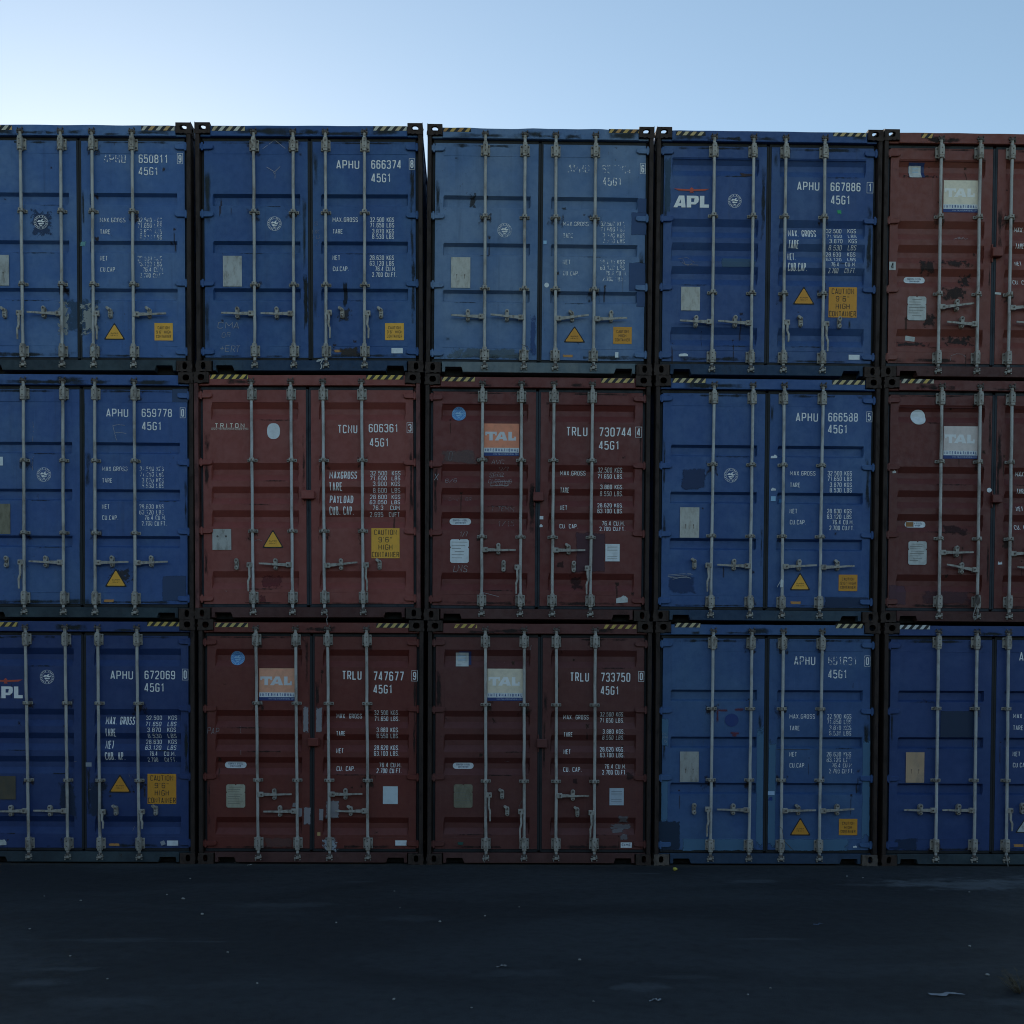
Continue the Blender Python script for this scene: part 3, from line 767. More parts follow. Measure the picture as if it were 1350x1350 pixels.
    # --- marks
    def R4(s, x0, x1, y0, y1):
        a, z1 = s.loc(x0, y0); b, z0 = s.loc(x1, y1); return a, b, z0, z1
    def dside(s, zx): return s.door[0] if s.loc(zx, 600)[0] < (s.g0+s.g1)/2 else s.door[1]
    def T(s, D, x0, x1, y, h, txt, mat, **k):
        a, b, z0, z1 = s.R4(x0, x1, y, y+h); D.text(a, b, z0, z1, txt, mat, **k)
    def serial(s, items, box_=None, base_wear=0.02, seed=1):
        for (x0, x1, y, h, txt, *w), nmx in zip(items, ('owner_code', 'serial_number', 'size_code')):
            wv = w[0] if w else base_wear; D = Decal()
            s.T(D, x0, x1, y, h, txt, M(('let', round(wv, 2), seed), flat, WHITE, .6, wv, seed, 30, 'white_lettering'), sw=.122)
            D.build(nmx, s, s.door[1])
        if box_:
            D = Decal(); x0, x1, y, h, ch, *w = box_; wv = w[0] if w else base_wear
            mt = M(('let', round(wv, 2), seed), flat, WHITE, .6, wv, seed, 30, 'white_lettering')
            a, b, z0, z1 = s.R4(x0, x1, y, y+h); D.strokes([(a, z0), (b, z0), (b, z1), (a, z1), (a, z0)], .004, mt)
            q = (b-a)*.22; D.text(a+q, b-q, z0+(z1-z0)*.12, z1-(z1-z0)*.12, ch, mt, sw=.13)
            D.build('check_digit', s, s.door[1])
    def weights(s, items, wear=.08, seed=1, sw=.115):
        D = Decal(); rnd = random.Random(s.c*5+s.r)
        for (x0, x1, y, h, txt, *w) in items:
            wv = w[0] if w else wear
            s.T(D, x0, x1, y, h, txt, M(('let', round(wv, 2), seed), flat, WHITE, .6, wv, seed, 30, 'white_lettering'), sw=sw)
        D.build('weight_lettering', s, s.door[1])
    def W1(s, ax, ay, wear, seed):
        k = s.z/3.913; P = lambda x0, x1, y, t, w=None: (ax+x0*k, ax+x1*k, ay+y*k, 24*k, t, wear if w is None else w)
        v = wear*1.25
        s.weights([P(0,131,0,'MAX.GROSS'), P(1,53,60,'TARE'), P(1,40,195,'NET'), P(3,86,252,'CU.CAP.'),
                   P(194,319,0,'32.500 KGS',v), P(194,319,28,'71.650 LBS',v), P(206,319,59,'3.870 KGS',v), P(206,319,87,'8.530 LBS',v),
                   P(194,320,195,'28.630 KGS',v), P(194,320,224,'63.120 LBS',v), P(222,332,252,'76.4 CU.M.',v), P(207,335,282,'2.700 CU.FT.',v)], wear, seed)
    def W2(s, ax, ay, k, wear, seed, last='CUB.CAP.', net='NET'):
        P = lambda x0, x1, y, h, t, w=None: (ax+x0*k, ax+x1*k, ay+y*k, h*k, t, wear if w is None else w)
        rows = ((-5,'32.500','KGS'), (27,'71.650','LBS'), (57,'3.870','KGS'), (89,'8.530','LBS'), (120,'28.630','KGS'), (150,'63.120','LBS'), (181,'76.4','CU.M.'), (212,'2.700','CU.FT.'))
        it = [P(0,151,0,42,'MAX. GROSS'), P(0,56,62,42,'TARE'), P(0,44,125,42,net), P(0,104,184,42,last)]
        for j, (y, a, b) in enumerate(rows):
            w = wear + (.35 if j in (1, 5) else .05)
            x0 = 207+(6-len(a))*12; it += [P(x0, 289 if j < 6 else 272, y, 23, a, w), P(322 if j < 6 else 306, 367, y, 23, b, w)]
        s.weights(it, wear, seed, .115)
    def W4(s, ax, ay, k, wear, seed, gross='MAX. GROSS', vx=(197, 330), vdy=-10):
        P = lambda x0, x1, y, h, t: (ax+x0*k, ax+x1*k, ay+y*k, h*k, t, wear)
        a, b = vx
        it = [P(0,133,0,25,gross), P(1,48,91,25,'TARE'), P(1,38,182,25,'NET'), P(1,98,276,25,'CU. CAP.')]
        for y, t, x0, x1 in ((vdy,'32.500 KGS.',a,b), (vdy+32,'71.650 LBS.',a,b), (vdy+90,'3.880 KGS.',a+13,b), (vdy+122,'8.550 LBS.',a+13,b), (vdy+184,'28.620 KGS.',a,b), (vdy+214,'63.100 LBS.',a,b), (vdy+275,'76.4 CU.M.',a+26,b+12), (vdy+305,'2.700 CU.FT.',a+13,b+13)):
            it.append(P(x0, x1, y, 24, t))
        s.weights(it, wear, seed)
    def caution(s, x0, x1, y0, y1, lines, mat=None, pm=None):
        D = Decal(); a, b, z0, z1 = s.R4(x0, x1, y0, y1); D.rect(a, b, z0, z1, mat or M_YEL)
        n = len(lines); H = z1-z0; Wd = b-a; ref = max(len(t) for t in lines)
        for k, t in enumerate(lines):
            lh = H/(n+.15)*.74 if n == 4 else H*.17; zc = z1 - H*(k+.56)/(n+.05) if n == 4 else z1-H*(.27+.25*k)
            fr = min(.94, (.98 if n == 4 else .80)*(len(t)/ref)**.85) if len(t) < ref else (.96 if n == 4 else .80)
            D.text((a+b)/2-Wd*fr/2, (a+b)/2+Wd*fr/2, zc-lh/2, zc+lh/2, t, pm or M_BLACK, sw=.105, layer=1)
        D.build('caution_sticker', s, s.dside(x0))
    def triangle(s, x0, x1, y0, y1, mat=None):
        D = Decal(); a, b, z0, z1 = s.R4(x0, x1, y0, y1); c = (a+b)/2
        def tri(k):
            cz = z0+(z1-z0)*.36; o = []
            P = [(a, z0), (b, z0), (c, z1)]
            for j in range(3):
                p, q, r = Vector(P[j-1]), Vector(P[j]), Vector(P[(j+1) % 3]); f = .07
                o += [q+(p-q)*f, q+((p+r)/2-q)*f*.55, q+(r-q)*f]
            return [(c+(v.x-c)*k, cz+(v.y-cz)*k) for v in o]
        D.poly(tri(1.0), M_BLACK); D.poly(tri(.83), mat or M_YEL, 1)
        w = (b-a)*.17; h = (z1-z0)*.062
        D.text(c-w, c+w, z0+(z1-z0)*.34, z0+(z1-z0)*.34+h, 'SUPER', M_BLACK, sw=.16, layer=2)
        D.text(c-w, c+w, z0+(z1-z0)*.22, z0+(z1-z0)*.22+h, 'HEAVY', M_BLACK, sw=.16, layer=2)
        D.build('warning_triangle', s, s.dside(x0))
    def plate(s, x0, x1, y0, y1, mat, holes=True, lines=0, tilt=0.0, cut=False):
        a, b, z0, z1 = s.R4(x0, x1, y0, y1); D = Decal(); w, h = b-a, z1-z0
        if cut:
            n = .012; q = .016
            D.poly([(a+q, z0), (b-q, z0), (b, z0+q), (b, z0+h*.66-n), (b-n*.8, z0+h*.66), (b, z0+h*.66+n), (b, z1-q), (b-q, z1), (a+w*.55, z1), (a+w*.5, z1-n), (a+w*.45, z1), (a+q, z1), (a, z1-q), (a, z0+h*.66+n), (a+n*.8, z0+h*.66), (a, z0+h*.66-n), (a, z0+q)], mat)
        else: D.rect(a, b, z0, z1, mat)
        pr = M('fineprint', flat, (.16, .16, .14), .6, .25, 6, 90, 'fine_print')
        rnd = random.Random(x0*7+s.c)
        for k in range(lines):
            zz = z1-h*(.12+.80*k/max(1, lines)); ww = rnd.uniform(.45, .88); xa = a+w*(.08 if k % 3 else .5-ww/2)
            D.rect(xa, min(b-w*.06, xa+w*ww), zz-h*.010, zz+h*.008, pr, 1)
        if holes:
            for fx in (.30, .70): D.ellipse(a+w*fx, z0+h*.42, .0065, .0075, M_CAM, 1, 12); D.rect(a+w*fx-.002, a+w*fx+.002, z0+h*.30, z0+h*.41, M('drip', flat, (.12, .07, .04), .8, .3, 8, 60, 'rust_run'), .5)
        D.build('data_plate', s, s.dside(x0), .006)
    def sticker(s, x0, x1, y0, y1, mat, name='sticker', tilt=0.0, torn=False, mark=None):
        a, b, z0, z1 = s.R4(x0, x1, y0, y1); D = Decal(); cx, cz = (a+b)/2, (z0+z1)/2
        pts = [(a, z0), (b, z0), (b, z1), (a, z1)]
        if torn:
            rnd = random.Random(x0); pts = [(a, z0), (b, z0+(z1-z0)*.1), (b, z0+(z1-z0)*.55)] + [(b-(b-a)*k/5, z0+(z1-z0)*rnd.uniform(.55, 1)) for k in range(1, 5)] + [(a, z0+(z1-z0)*.5)]
        c, q = math.cos(tilt), math.sin(tilt); pts = [(cx+(x-cx)*c-(z-cz)*q, cz+(x-cx)*q+(z-cz)*c) for x, z in pts]
        D.poly(pts, mat)
        if mark: mark(D, a, b, z0, z1)
        D.build(name, s, s.dside(x0))
    def oval(s, x0, x1, y0, y1, mat, pw=.85, name='round_sticker'):
        a, b, z0, z1 = s.R4(x0, x1, y0, y1); Decal().ellipse((a+b)/2, (z0+z1)/2, (b-a)/2, (z1-z0)/2, mat, 0, 32, pw=pw).build(name, s, s.dside(x0))
    def pill(s, x0, x1, y0, y1, stained=False):
        a, b, z0, z1 = s.R4(x0, x1, y0, y1); r = (z1-z0)/2; D = Decal(); pts = []
        for k in range(9): t = -math.pi/2+math.pi*k/8; pts.append((b-r+math.cos(t)*r, (z0+z1)/2+math.sin(t)*r))
        for k in range(9): t = math.pi/2+math.pi*k/8; pts.append((a+r+math.cos(t)*r, (z0+z1)/2+math.sin(t)*r))
        D.poly(pts, M_WH)
        pr = M('bluepr', flat, (.05, .08, .16), .6, .2, 4, 90, 'small_print')
        h = (z1-z0); D.text(a+r*1.1, b-r*1.1, z0+h*.55, z0+h*.82, 'CORTEN STEEL', pr, sw=.17, layer=1); D.text(a+r*1.7, b-r*1.7, z0+h*.18, z0+h*.45, 'CONTAINER', pr, sw=.17, layer=1)
        if stained: D.rect(a+r*.4, a+(b-a)*.42, z0+h*.12, z0+h*.9, M('stain', flat, (.32, .15, .05), .8, .25, 3, 50, 'rust_stain'), 1.6)
        D.build('material_sticker', s, s.dside(x0))
    def emblem(s, cx, cy, r, mode='white', wear=.18, seed=1):
        wear = min(.8, wear+.22)
        """round seal: ring, lettering round it, a spread bird"""
        x, z = s.loc(cx, cy); rr = s.m(r); D = Decal()
        if mode == 'white':
            w = M(('let', round(wear, 2), seed), flat, WHITE, .6, wear, seed, 30, 'white_lettering'); ink = None
        else:
            w = M_LBLUE; D.ellipse(x, z, rr, rr, M_SBLUE, 0, 32)
        n = 36
        ring = [(x+math.cos(2*math.pi*k/n)*rr*.95, z+math.sin(2*math.pi*k/n)*rr*.95) for k in range(n)]; D.strokes(ring+[ring[0]], rr*.035, w, 1)
        ring = [(x+math.cos(2*math.pi*k/n)*rr*.66, z+math.sin(2*math.pi*k/n)*rr*.66) for k in range(n)]; D.strokes(ring+[ring[0]], rr*.028, w, 1)
        for k in range(22):     # the lettering in the ring is too small to read
            if k in (5, 16): continue
            t = 2*math.pi*k/22+.1; D.strokes([(x+math.cos(t)*rr*.73, z+math.sin(t)*rr*.73), (x+math.cos(t)*rr*.88, z+math.sin(t)*rr*.88)], rr*.085, w, 1)
        B = lambda pts: D.poly([(x+a*rr, z+b*rr) for a, b in pts], w, 1)
        B([(-.55, .05), (-.30, .30), (-.02, .22), (.12, .40), (.38, .42), (.18, .24), (.30, .10), (.10, -.02), (-.10, .08), (-.30, .02)])
        B([(.30, .10), (.56, .22), (.46, .00), (.20, -.06), (.10, -.02)]); B([(-.42, -.12), (-.10, -.08), (.16, -.16), (.44, -.12), (.30, -.30), (.02, -.28), (-.22, -.34)])
        B([(-.22, -.42), (.20, -.42), (.10, -.54), (-.10, -.54)])
        D.build('round_emblem', s, s.dside(cx))
    def wordmark(s, x0, x1, y0, y1, ex0, ex1, ey0, ey1):
        """heavy white three-letter word with a red spread eagle above"""
        D = Decal(); a, b, z0, z1 = s.R4(x0, x1, y0, y1); wh = M(('let', .03, 9), flat, WHITE, .6, .03, 9, 30, 'white_lettering')
        w, h = b-a, z1-z0; P = lambda pts, ly=0: D.poly([(a+p*w, z0+q*h) for p, q in pts], wh, ly)
        # A
        P([(0, 0), (.155, 1), (.245, 1), (.115, 0)]); P([(.195, 1), (.305, 1), (.345, 0), (.225, 0)], .3); P([(.10, .13), (.29, .13), (.29, .36), (.14, .36)], .6)
        # P
        P([(.375, 0), (.50, 0), (.50, 1), (.375, 1)]); P([(.50, .78), (.66, .78), (.70, .95), (.64, 1), (.50, 1)], .3); P([(.58, .5), (.62, .36), (.70, .46), (.715, .70), (.70, .95), (.60, .90)], .6); P([(.50, .26), (.62, .26), (.70, .46), (.60, .48), (.50, .47)], .3)
        # L
        P([(.745, 0), (.87, 0), (.87, 1), (.745, 1)]); P([(.87, 0), (1, 0), (1, .27), (.87, .27)])
        D.build('wordmark', s, s.dside(x1-40))
        D = Decal(); a, b, z0, z1 = s.R4(ex0, ex1, ey0, ey1); w, h = b-a, z1-z0; red = M('eag', flat, (.50, .085, .05), .6, .15, 2, 40, 'red_emblem')
        P = lambda pts, ly=0: D.poly([(a+p*w, z0+q*h) for p, q in pts], red, ly)
        P([(0, .85), (.45, .72), (.47, .35), (.13, .45)]); P([(1, .85), (.55, .72), (.53, .35), (.87, .45)]); P([(.46, .3), (.54, .3), (.55, .85), (.50, 1.15), (.45, .85)], .4); P([(.44, .05), (.56, .05), (.54, .3), (.46, .3)])
        D.build('eagle_emblem', s, s.dside(x1-40))
    def panel(s, x0, x1, y0, y1, ground, wordcol):
        """square name panel: big word, spaced line, blue foot"""
        D = Decal(); a, b, z0, z1 = s.R4(x0, x1, y0, y1); w, h = b-a, z1-z0
        g = M(('pan', ground), flat, ground, .55, 0, 1, 30, 'panel_ground', .22); wc = M(('panw', wordcol), flat, wordcol, .55, 0, 1, 30, 'panel_word', .1)
        D.rect(a, b, z0+h*.25, z1, g); D.rect(a, b, z0+h*.105, z0+h*.25, M_WH); D.rect(a, b, z0, z0+h*.105, M('panb', flat, (.018, .045, .19), .5, name='panel_blue'))
        P = lambda pts, ly=1: D.poly([(a+p*w, z0+q*h) for p, q in pts], wc, ly)
        zb, zt = .475, .745; H = zt-zb
        P([(.03, zt), (.36, zt), (.36, zt-H*.42), (.31, zt-H*.42), (.31, zt-H*.26), (.08, zt-H*.26), (.08, zt-H*.42), (.03, zt-H*.42)]); P([(.145, zb), (.245, zb), (.245, zt-H*.26), (.145, zt-H*.26)])
        P([(.30, zb), (.455, zt), (.535, zt), (.415, zb)]); P([(.49, zt), (.57, zt), (.665, zb), (.545, zb)], 1.3); P([(.40, zb+H*.17), (.58, zb+H*.17), (.55, zb+H*.40), (.45, zb+H*.40)], 1.6)
        P([(.69, zb), (.79, zb), (.79, zt), (.69, zt)]); P([(.79, zb), (.91, zb), (.91, zb+H*.45), (.86, zb+H*.45), (.86, zb+H*.26), (.79, zb+H*.26)])
        D.text(a+w*.03, b-w*.02, z0+h*.135, z0+h*.225, 'INTERNATIONAL', M('panp', flat, (.02, .06, .24), .5, .1, 3, 90, name='panel_print'), sw=.2, layer=1, spacing=.9)
        D.text(a+w*.26, b-w*.02, z0+h*.030, z0+h*.078, 'WWW.TALINTERNATIONAL.COM', M('panq', flat, (.40, .46, .60), .5, name='panel_print'), sw=.15, layer=1)
        D.build('name_panel', s, s.dside(x0))
    def patch(s, x0, x1, y0, y1, mat, name='paint_patch', lift=.0012):
        a, b, z0, z1 = s.R4(x0, x1, y0, y1); Decal().rect(a, b, z0, z1, mat).build(name, s, s.dside(x0), lift, True)
    def on_header(s, x0, x1, y0, y1, mat, name='grime'):
        a, z1 = s.loc(x0, y0, .016); b, z0 = s.loc(x1, y1, .016)
        sv = (s.zbreaks, s.xbreaks, s.depth); s.zbreaks, s.xbreaks = [], []; s.depth = lambda x, z: .016-Y_DOOR
        Decal().rect(a, b, max(z0, CH-.148), min(z1, CH-.034), mat).build(name, s, s.header, .0008, True); s.zbreaks, s.xbreaks, s.depth = sv
    def chalk(s, items, mat=None, name='chalk_writing'):
        mat = mat or M_CHALK
        for it in [i for i in items if isinstance(i[0], str)]:
            D = Decal(); t, x0, x1, y, h = it; a, b, z0, z1 = s.R4(x0, x1, y, y+h); D.text(a, b, z0, z1, t, mat, sw=.07, slant=.12, jit=.06); D.build(name, s, s.dside(x0))
        lines = [i for i in items if not isinstance(i[0], str)]
        if lines:
            D = Decal()
            for it in lines: D.strokes([s.loc(*p) for p in it], .0045, mat)
            D.build(name if name != 'chalk_writing' else 'chalk_scribble', s, s.dside(lines[0][0][0]))
    def tape(s, left, right, y0, y1, cols=((.62, .46, .13),), wear=.25, nl=None, nr=None, black=True):
        """slanted warning stripes on the header"""
        for (rng, n, sd) in ((left, nl, 1), (right, nr, 2)):
            if not rng: continue
            x0, x1 = rng[0], rng[1]; yy = rng[2] if len(rng) > 2 else 0
            a, zt = s.loc(x0, y0+yy, .016); b, zb = s.loc(x1, y1+yy, .016); D = Decal(); h = zt-zb; pitch = .0815*1.03; sl = h*.85
            if black: D.rect(a, b, zb, zt, M('tblk', flat, (.016, .017, .02), .6, .12, 4, 26, 'black_tape'))
            k = 0; x = a-.012
            while x < b:
                lo, hi = x, x+.043
                pts = [(max(a, min(b, lo)), zb), (max(a, min(b, hi)), zb), (max(a, min(b, hi+sl)), zt), (max(a, min(b, lo+sl)), zt)]
                c = cols[(k+sd) % len(cols)]
                if abs(pts[1][0]-pts[0][0]) + abs(pts[2][0]-pts[3][0]) > .012:
                    D.poly(pts, M(('tape', c, wear), flat, c, .55, wear, 3, 24, 'warning_tape', .3, (.16, .06, .02)), 1)
                x += pitch; k += 1
            sv = (s.zbreaks, s.xbreaks, s.depth); s.zbreaks, s.xbreaks = [], []; s.depth = lambda x, z: .016-Y_DOOR
            D.build('warning_tape', s, s.header); s.zbreaks, s.xbreaks, s.depth = sv

# ------------------------------------------------------------------ ground
def asphalt():
    m, nt = nm('asphalt'); t = NT(nt)
    g = t.noise(t.pos(), 130, 3, .7); mid = t.noise(t.pos(), 9, 5, .65); big = t.noise(t.pos((.5, 1.0, 1)), .55, 5, .6, .6)
    c = t.mix(t.ramp(g, .25, .75), (.0115, .0138, .0170), (.0270, .0310, .0360))
    c = t.mix(t.ramp(big, .40, .60), c, t.mix(t.ramp(g, .25, .75), (.022, .0265, .0315), (.043, .049, .056)))
    c = t.mix(t.math('MULTIPLY', t.ramp(mid, .45, .75), .45), c, (.011, .0125, .015))
    sc = t.ramp(t.noise(t.pos((.45, 6.5, 1), (3, 1, 0)), 1.2, 6, .6, .3), .60, .72)
    sc = t.math('MULTIPLY', sc, t.ramp(t.noise(t.pos(), 1.3, 3), .46, .66))
    c = t.mix(t.math('MULTIPLY', sc, .38), c, (.062, .070, .080))
    ln = t.ramp(t.noise(t.pos((.9, 26, 1), (7, 2, 0)), 1.0, 4, .6, .2), .68, .74)
    ln = t.math('MULTIPLY', ln, t.ramp(t.noise(t.pos((1, 1, 1), (4, 4, 0)), 1.1, 3), .52, .64))
    c = t.mix(t.math('MULTIPLY', ln, .40), c, (.12, .13, .14))
    fl = t.ramp(t.noise(t.pos((1, 1, 1), (5, 9, 0)), 34, 2, .5), .765, .80)
    c = t.mix(t.math('MULTIPLY', fl, .35), c, (.16, .17, .17))
    # worn pale patches where grit has collected (their places measured in the yard)
    ragged = t.noise(t.pos((1, 1.5, 1), (1, 7, 0)), 3.2, 7, .72, .5)
    for (px, py, rx, ry, amt) in ((1270, 1163, .95, .34, .95), (1390, 1158, .8, .3, .8), (990, 1162, .36, .16, .8), (1160, 1165, .5, .12, .5), (375, 1195, .55, .2, .6), (48, 1302, .22, .10, .8), (85, 1283, .30, .07, .6), (160, 1243, .6, .1, .5), (137, 1326, .35, .12, .4), (850, 1301, .26, .10, .8), (700, 1284, .35, .12, .35), (530, 1212, .5, .15, .35), (735, 1156, .25, .03, .7), (850, 1152, .22, .03, .7), (615, 1166, .3, .03, .6), (473, 1163, .30, .05, .5), (1015, 1238, .45, .04, .5), (240, 1245, .5, .03, .5), (1330, 1320, .3, .1, .5), (910, 1288, .25, .05, .4)):
        p = on_ground(px, py); gm_ = t.n('ShaderNodeNewGeometry'); mp = t.n('ShaderNodeMapping', vector_type='POINT')
        mp.inputs['Location'].default_value = (-p.x/rx, -p.y/ry, 0); mp.inputs['Scale'].default_value = (1/rx, 1/ry, 0)
        t.l(gm_.outputs['Position'], mp.inputs['Vector'])
        ln_ = t.n('ShaderNodeVectorMath', operation='LENGTH'); t.l(mp.outputs[0], ln_.inputs[0])
        d = t.math('ADD', ln_.outputs['Value'], t.math('MULTIPLY', t.math('SUBTRACT', ragged, .5), 3.6))
        f = t.math('MULTIPLY', t.ramp(d, .25, 1.15, 1.0, 0.0), amt*(.72 if px > 1100 and py < 1170 else .36))
        c = t.mix(f, c, t.mix(g, (.085, .098, .115), (.15, .165, .18)))
    # grit swept against the foot of the stack
    gp = t.n('ShaderNodeNewGeometry'); sx = t.n('ShaderNodeSeparateXYZ'); t.l(gp.outputs['Position'], sx.inputs[0])
    near = t.math('ADD', sx.outputs['Y'], t.math('MULTIPLY', t.math('SUBTRACT', t.noise(t.pos((1, .3, 1)), 3.5, 6, .7), .5), .9))
    c = t.mix(t.math('MULTIPLY', t.ramp(near, -.22, .06), .55), c, t.mix(t.noise(t.pos(), 40, 4), (.022, .020, .018), (.085, .080, .072)))
    h = t.math('ADD', g, t.math('MULTIPLY', mid, .6))
    t.out(c, t.ramp(mid, .2, .8, .72, .92), 0, t.bump(h, .5, .005), spec=.25)
    return m
bm = bmesh.new()
XS = [-400, -60, -20] + [-12+.75*k for k in range(33)] + [20, 60, 400]; YS = [-400, -60, -30] + [-13+.75*k for k in range(19)] + [6, 20, 60, 400]
gv = [[bm.verts.new((x, y, (mnoise.noise((x*.25, y*.3, 0))*.018 if (-12 < x < 13 and -13 < y < -.9) else 0) - .005 + gz(x))) for x in XS] for y in YS]
for a, b in zip(gv, gv[1:]):
    for k in range(len(XS)-1): bm.faces.new((a[k], a[k+1], b[k+1], b[k]))
gm = mesh_of('ground', bm)
for p in gm.polygons: p.use_smooth = True
ground = link('ground', gm, asphalt()); ground['kind'] = 'structure'

# unseen ridge added behind the viewer, blocks low sky to darken lower rows
bm = bmesh.new(); hv = []
for j, (yy, hh) in enumerate(((-25, -.5), (-28, 2.6), (-31, 6.0), (-35, 8.4), (-42, 9.0), (-70, 6), (-120, -1))):
    hv.append([bm.verts.new((-130+10*i, yy + 3*mnoise.noise((i*.3, 2, 1)), hh*(1+.10*mnoise.noise((i*.35, j*.4, 4)))*(1 if 1 < i < 25 else .4))) for i in range(27)])
for a, b in zip(hv, hv[1:]):
    for k in range(26): bm.faces.new((a[k], a[k+1], b[k+1], b[k]))
def shade_ridge_mat():
    m, nt = nm('added_ridge_earth'); t = NT(nt); n = t.noise(t.pos(), .35, 6, .65)
    t.out(t.mix(t.ramp(n, .35, .65), (.045, .05, .025), (.10, .085, .05)), .95, 0, t.bump(t.noise(t.pos(), 2, 5), .6, .2)); return m
added_shade_ridge = link('added_shade_ridge', mesh_of('added_shade_ridge', bm), shade_ridge_mat()); added_shade_ridge['kind'] = 'structure'

# ------------------------------------------------------------------ the fifteen containers in view and one added stack just outside
BL = 'corner'
def B(seed, base, fade, **k): return paint(base, fade, seed=seed, **k)
A_FR = (.024, .060, .205)

# ---- bottom row
GH = M('grimeH', patch_mat,(.026,.030,.028),.85,.30,.8,14,4,'grime',(1,1,1),1.2)
c = Container(0, 2, 'navy container at the foot of the leftmost stack, red eagle cut by the picture edge',
    B(11, (.017,.042,.150), (.028,.062,.175), fade_amt=.5, rust=.25, streak=.30), ribs=(190,503,627,748,1060), kind='B',
    rods=((130,148),(334,350),(502,517),(704,720)), guides=(470,871), bear=(138,1200),
    handles=(('L',1030,'bar',(-12,1032),62,1030,'closed'),('L',1030,'bar',(173,1028),264,1030,'closed'),('R',1035,'down',1120,602,1028,'swung'),('R',1033,'down',1122,808,1028,'swung')))
c.tape((-90,90),(755,922),52,76,((.58,.40,.10),),.22)
c.serial([(568,685,305,45,'APHU'),(744,902,305,45,'672069'),(744,848,370,45,'45G1')],(939,969,297,57,'0',.25),seed=12)
c.W2(541,543,1.0,.10,12,'CUB. AP.')
c.wordmark(-60,117,385,447,-60,117,345,372); c.emblem(242,337,38,wear=.15,seed=12); c.plate(-20,82,850,972,M_PLATEB,False)
c.triangle(560,680,840,938,M_YELO); c.caution(762,912,840,997,['CAUTION','9\'6"','HIGH','CONTAINER'],M_YELO); c.sticker(865,923,1187,1214,M_WH); c.sticker(832,855,1189,1211,M('gst', flat,(.30,.32,.36)),tilt=.4); c.sticker(443,473,780,802,M('gst', flat,(.30,.32,.36)))
c.patch(562,621,1201,1215,MATS['ortp'],'orange_tape'); c.sticker(-20,34,1178,1212,M_PAPER,torn=True); c.patch(300,400,870,1080,M('dk0', patch_mat,(.030,.045,.075),.8,.26,.6,6,6,'rubbed_paint'),'rubbed_paint'); c.patch(440,560,880,1080,MATS['dk0'],'rubbed_paint')
c.chalk([[(690,1115),(684,1140)],[(666,840),(672,862)],[(456,925),(470,920)],[(385,776),(395,774)]],M_CHALKD)

c = Container(1, 2, 'maroon container with silver tape torn across its door seam, standing on the asphalt',
    B(12, (.138,.026,.019), (.14,.038,.029), fade_amt=.45, rust=.22, streak=.25), ribs=(192,507,630,750,1062), kind='B', gask=M_GASK,
    rods=((341,354),(545,557),(710,722),(911,921)), guides=(470,870), bear=(140,1197), lockbox=(612,668,650,693),
    handles=(('R',944,'bar',(525,944),440,942,'closed'),('L',1030,'bar',(380,1031),469,1030,'closed'),('R',942,'bar',(890,941),806,940,'closed'),('L',1028,'bar',(748,1028),833,1026,'swung')))
c.tape((130,300),(960,1130),56,78,((.60,.44,.15),),.28)
c.serial([(785,885,302,46,'TRLU'),(946,1103,305,48,'747677'),(947,1045,374,45,'45G1')],(1144,1174,300,54,'9'),seed=13)
c.W4(755,524,.99,.06,13,vx=(198,329),vdy=-18)
c.panel(358,543,290,457,(.80,.38,.24),(.68,.68,.70)); c.emblem(243,238,37,'blue'); c.pill(178,290,775,809); c.plate(190,288,892,1013,M('plateg', metal,(.42,.40,.31),(.25,.22,.15),.6,.5,0,20,'beige_plate'),False,8,cut=True)
c.sticker(998,1075,900,992,M('pbl', flat,(.58,.66,.70))); c.sticker(1063,1122,1181,1208,M_WH)
for b in ((584,613,486,628),(650,684,486,628),(560,582,1010,1062),(588,626,1005,1105),(668,692,1015,1080),(700,776,970,1072),(530,562,985,1010)): c.patch(*b,M_SILVER,'silver_tape',.004)
c.patch(684,770,1168,1242,M('wrap', patch_mat,(.42,.46,.52),.35,.30,.95,4,34,'plastic_wrap'),'plastic_wrap',.02); c.patch(380,535,1168,1222,M('tan', patch_mat,(.15,.068,.060),.7,.14,.75,7,14,'scuffed_paint'),'scuffed_paint')
c.chalk([('PAP',92,150,598,34),[(262,592),(264,626)],[(264,715),(265,740)]],M_CHALKD); c.sticker(660,676,1140,1158,M('ochre', flat,(.5,.33,.14)))

c = Container(2, 2, 'blackish maroon container with grey smears low on its right door, standing on asphalt',
    B(13, (.108,.029,.025), (.112,.040,.036), fade_amt=.5, rust=.40, streak=.35), ribs=(195,510,632,753,1062), kind='B', gask=M_GASK,
    rods=((329,335),(530,533),(697,699),(898,897)), guides=(474,873), bear=(145,1200), lockbox=(597,648,655,700),
    handles=(('R',945,'down',1080,418,940,'swung'),('L',1030,'down',1170,445,1027,'swung'),('R',947,'bar',(867,951),784,946,'closed'),('L',1035,'down',1172,808,1032,'swung')))
c.tape((165,285),(940,1110,6),58,80,((.58,.40,.10),),.50,black=False)
c.serial([(768,866,310,48,'TRLU'),(927,1080,312,48,'733750'),(927,1022,382,45,'45G1')],(1123,1151,306,52,'0',.4),seed=14)
c.W4(735,530,.985,.14,14,vx=(193,322),vdy=-14)
c.panel(340,523,290,458,(.80,.70,.54),(.88,.88,.86)); c.sticker(192,256,200,270,M_SDBLUE); c.sticker(176,242,206,278,M_PAPER,mark=lambda D,a,b,z0,z1:[D.rect(a+(b-a)*.15,b-(b-a)*.2,z0+(z1-z0)*f,z0+(z1-z0)*f+.004,M_LBLUE,1) for f in (.4,.5,.6,.7,.8)])
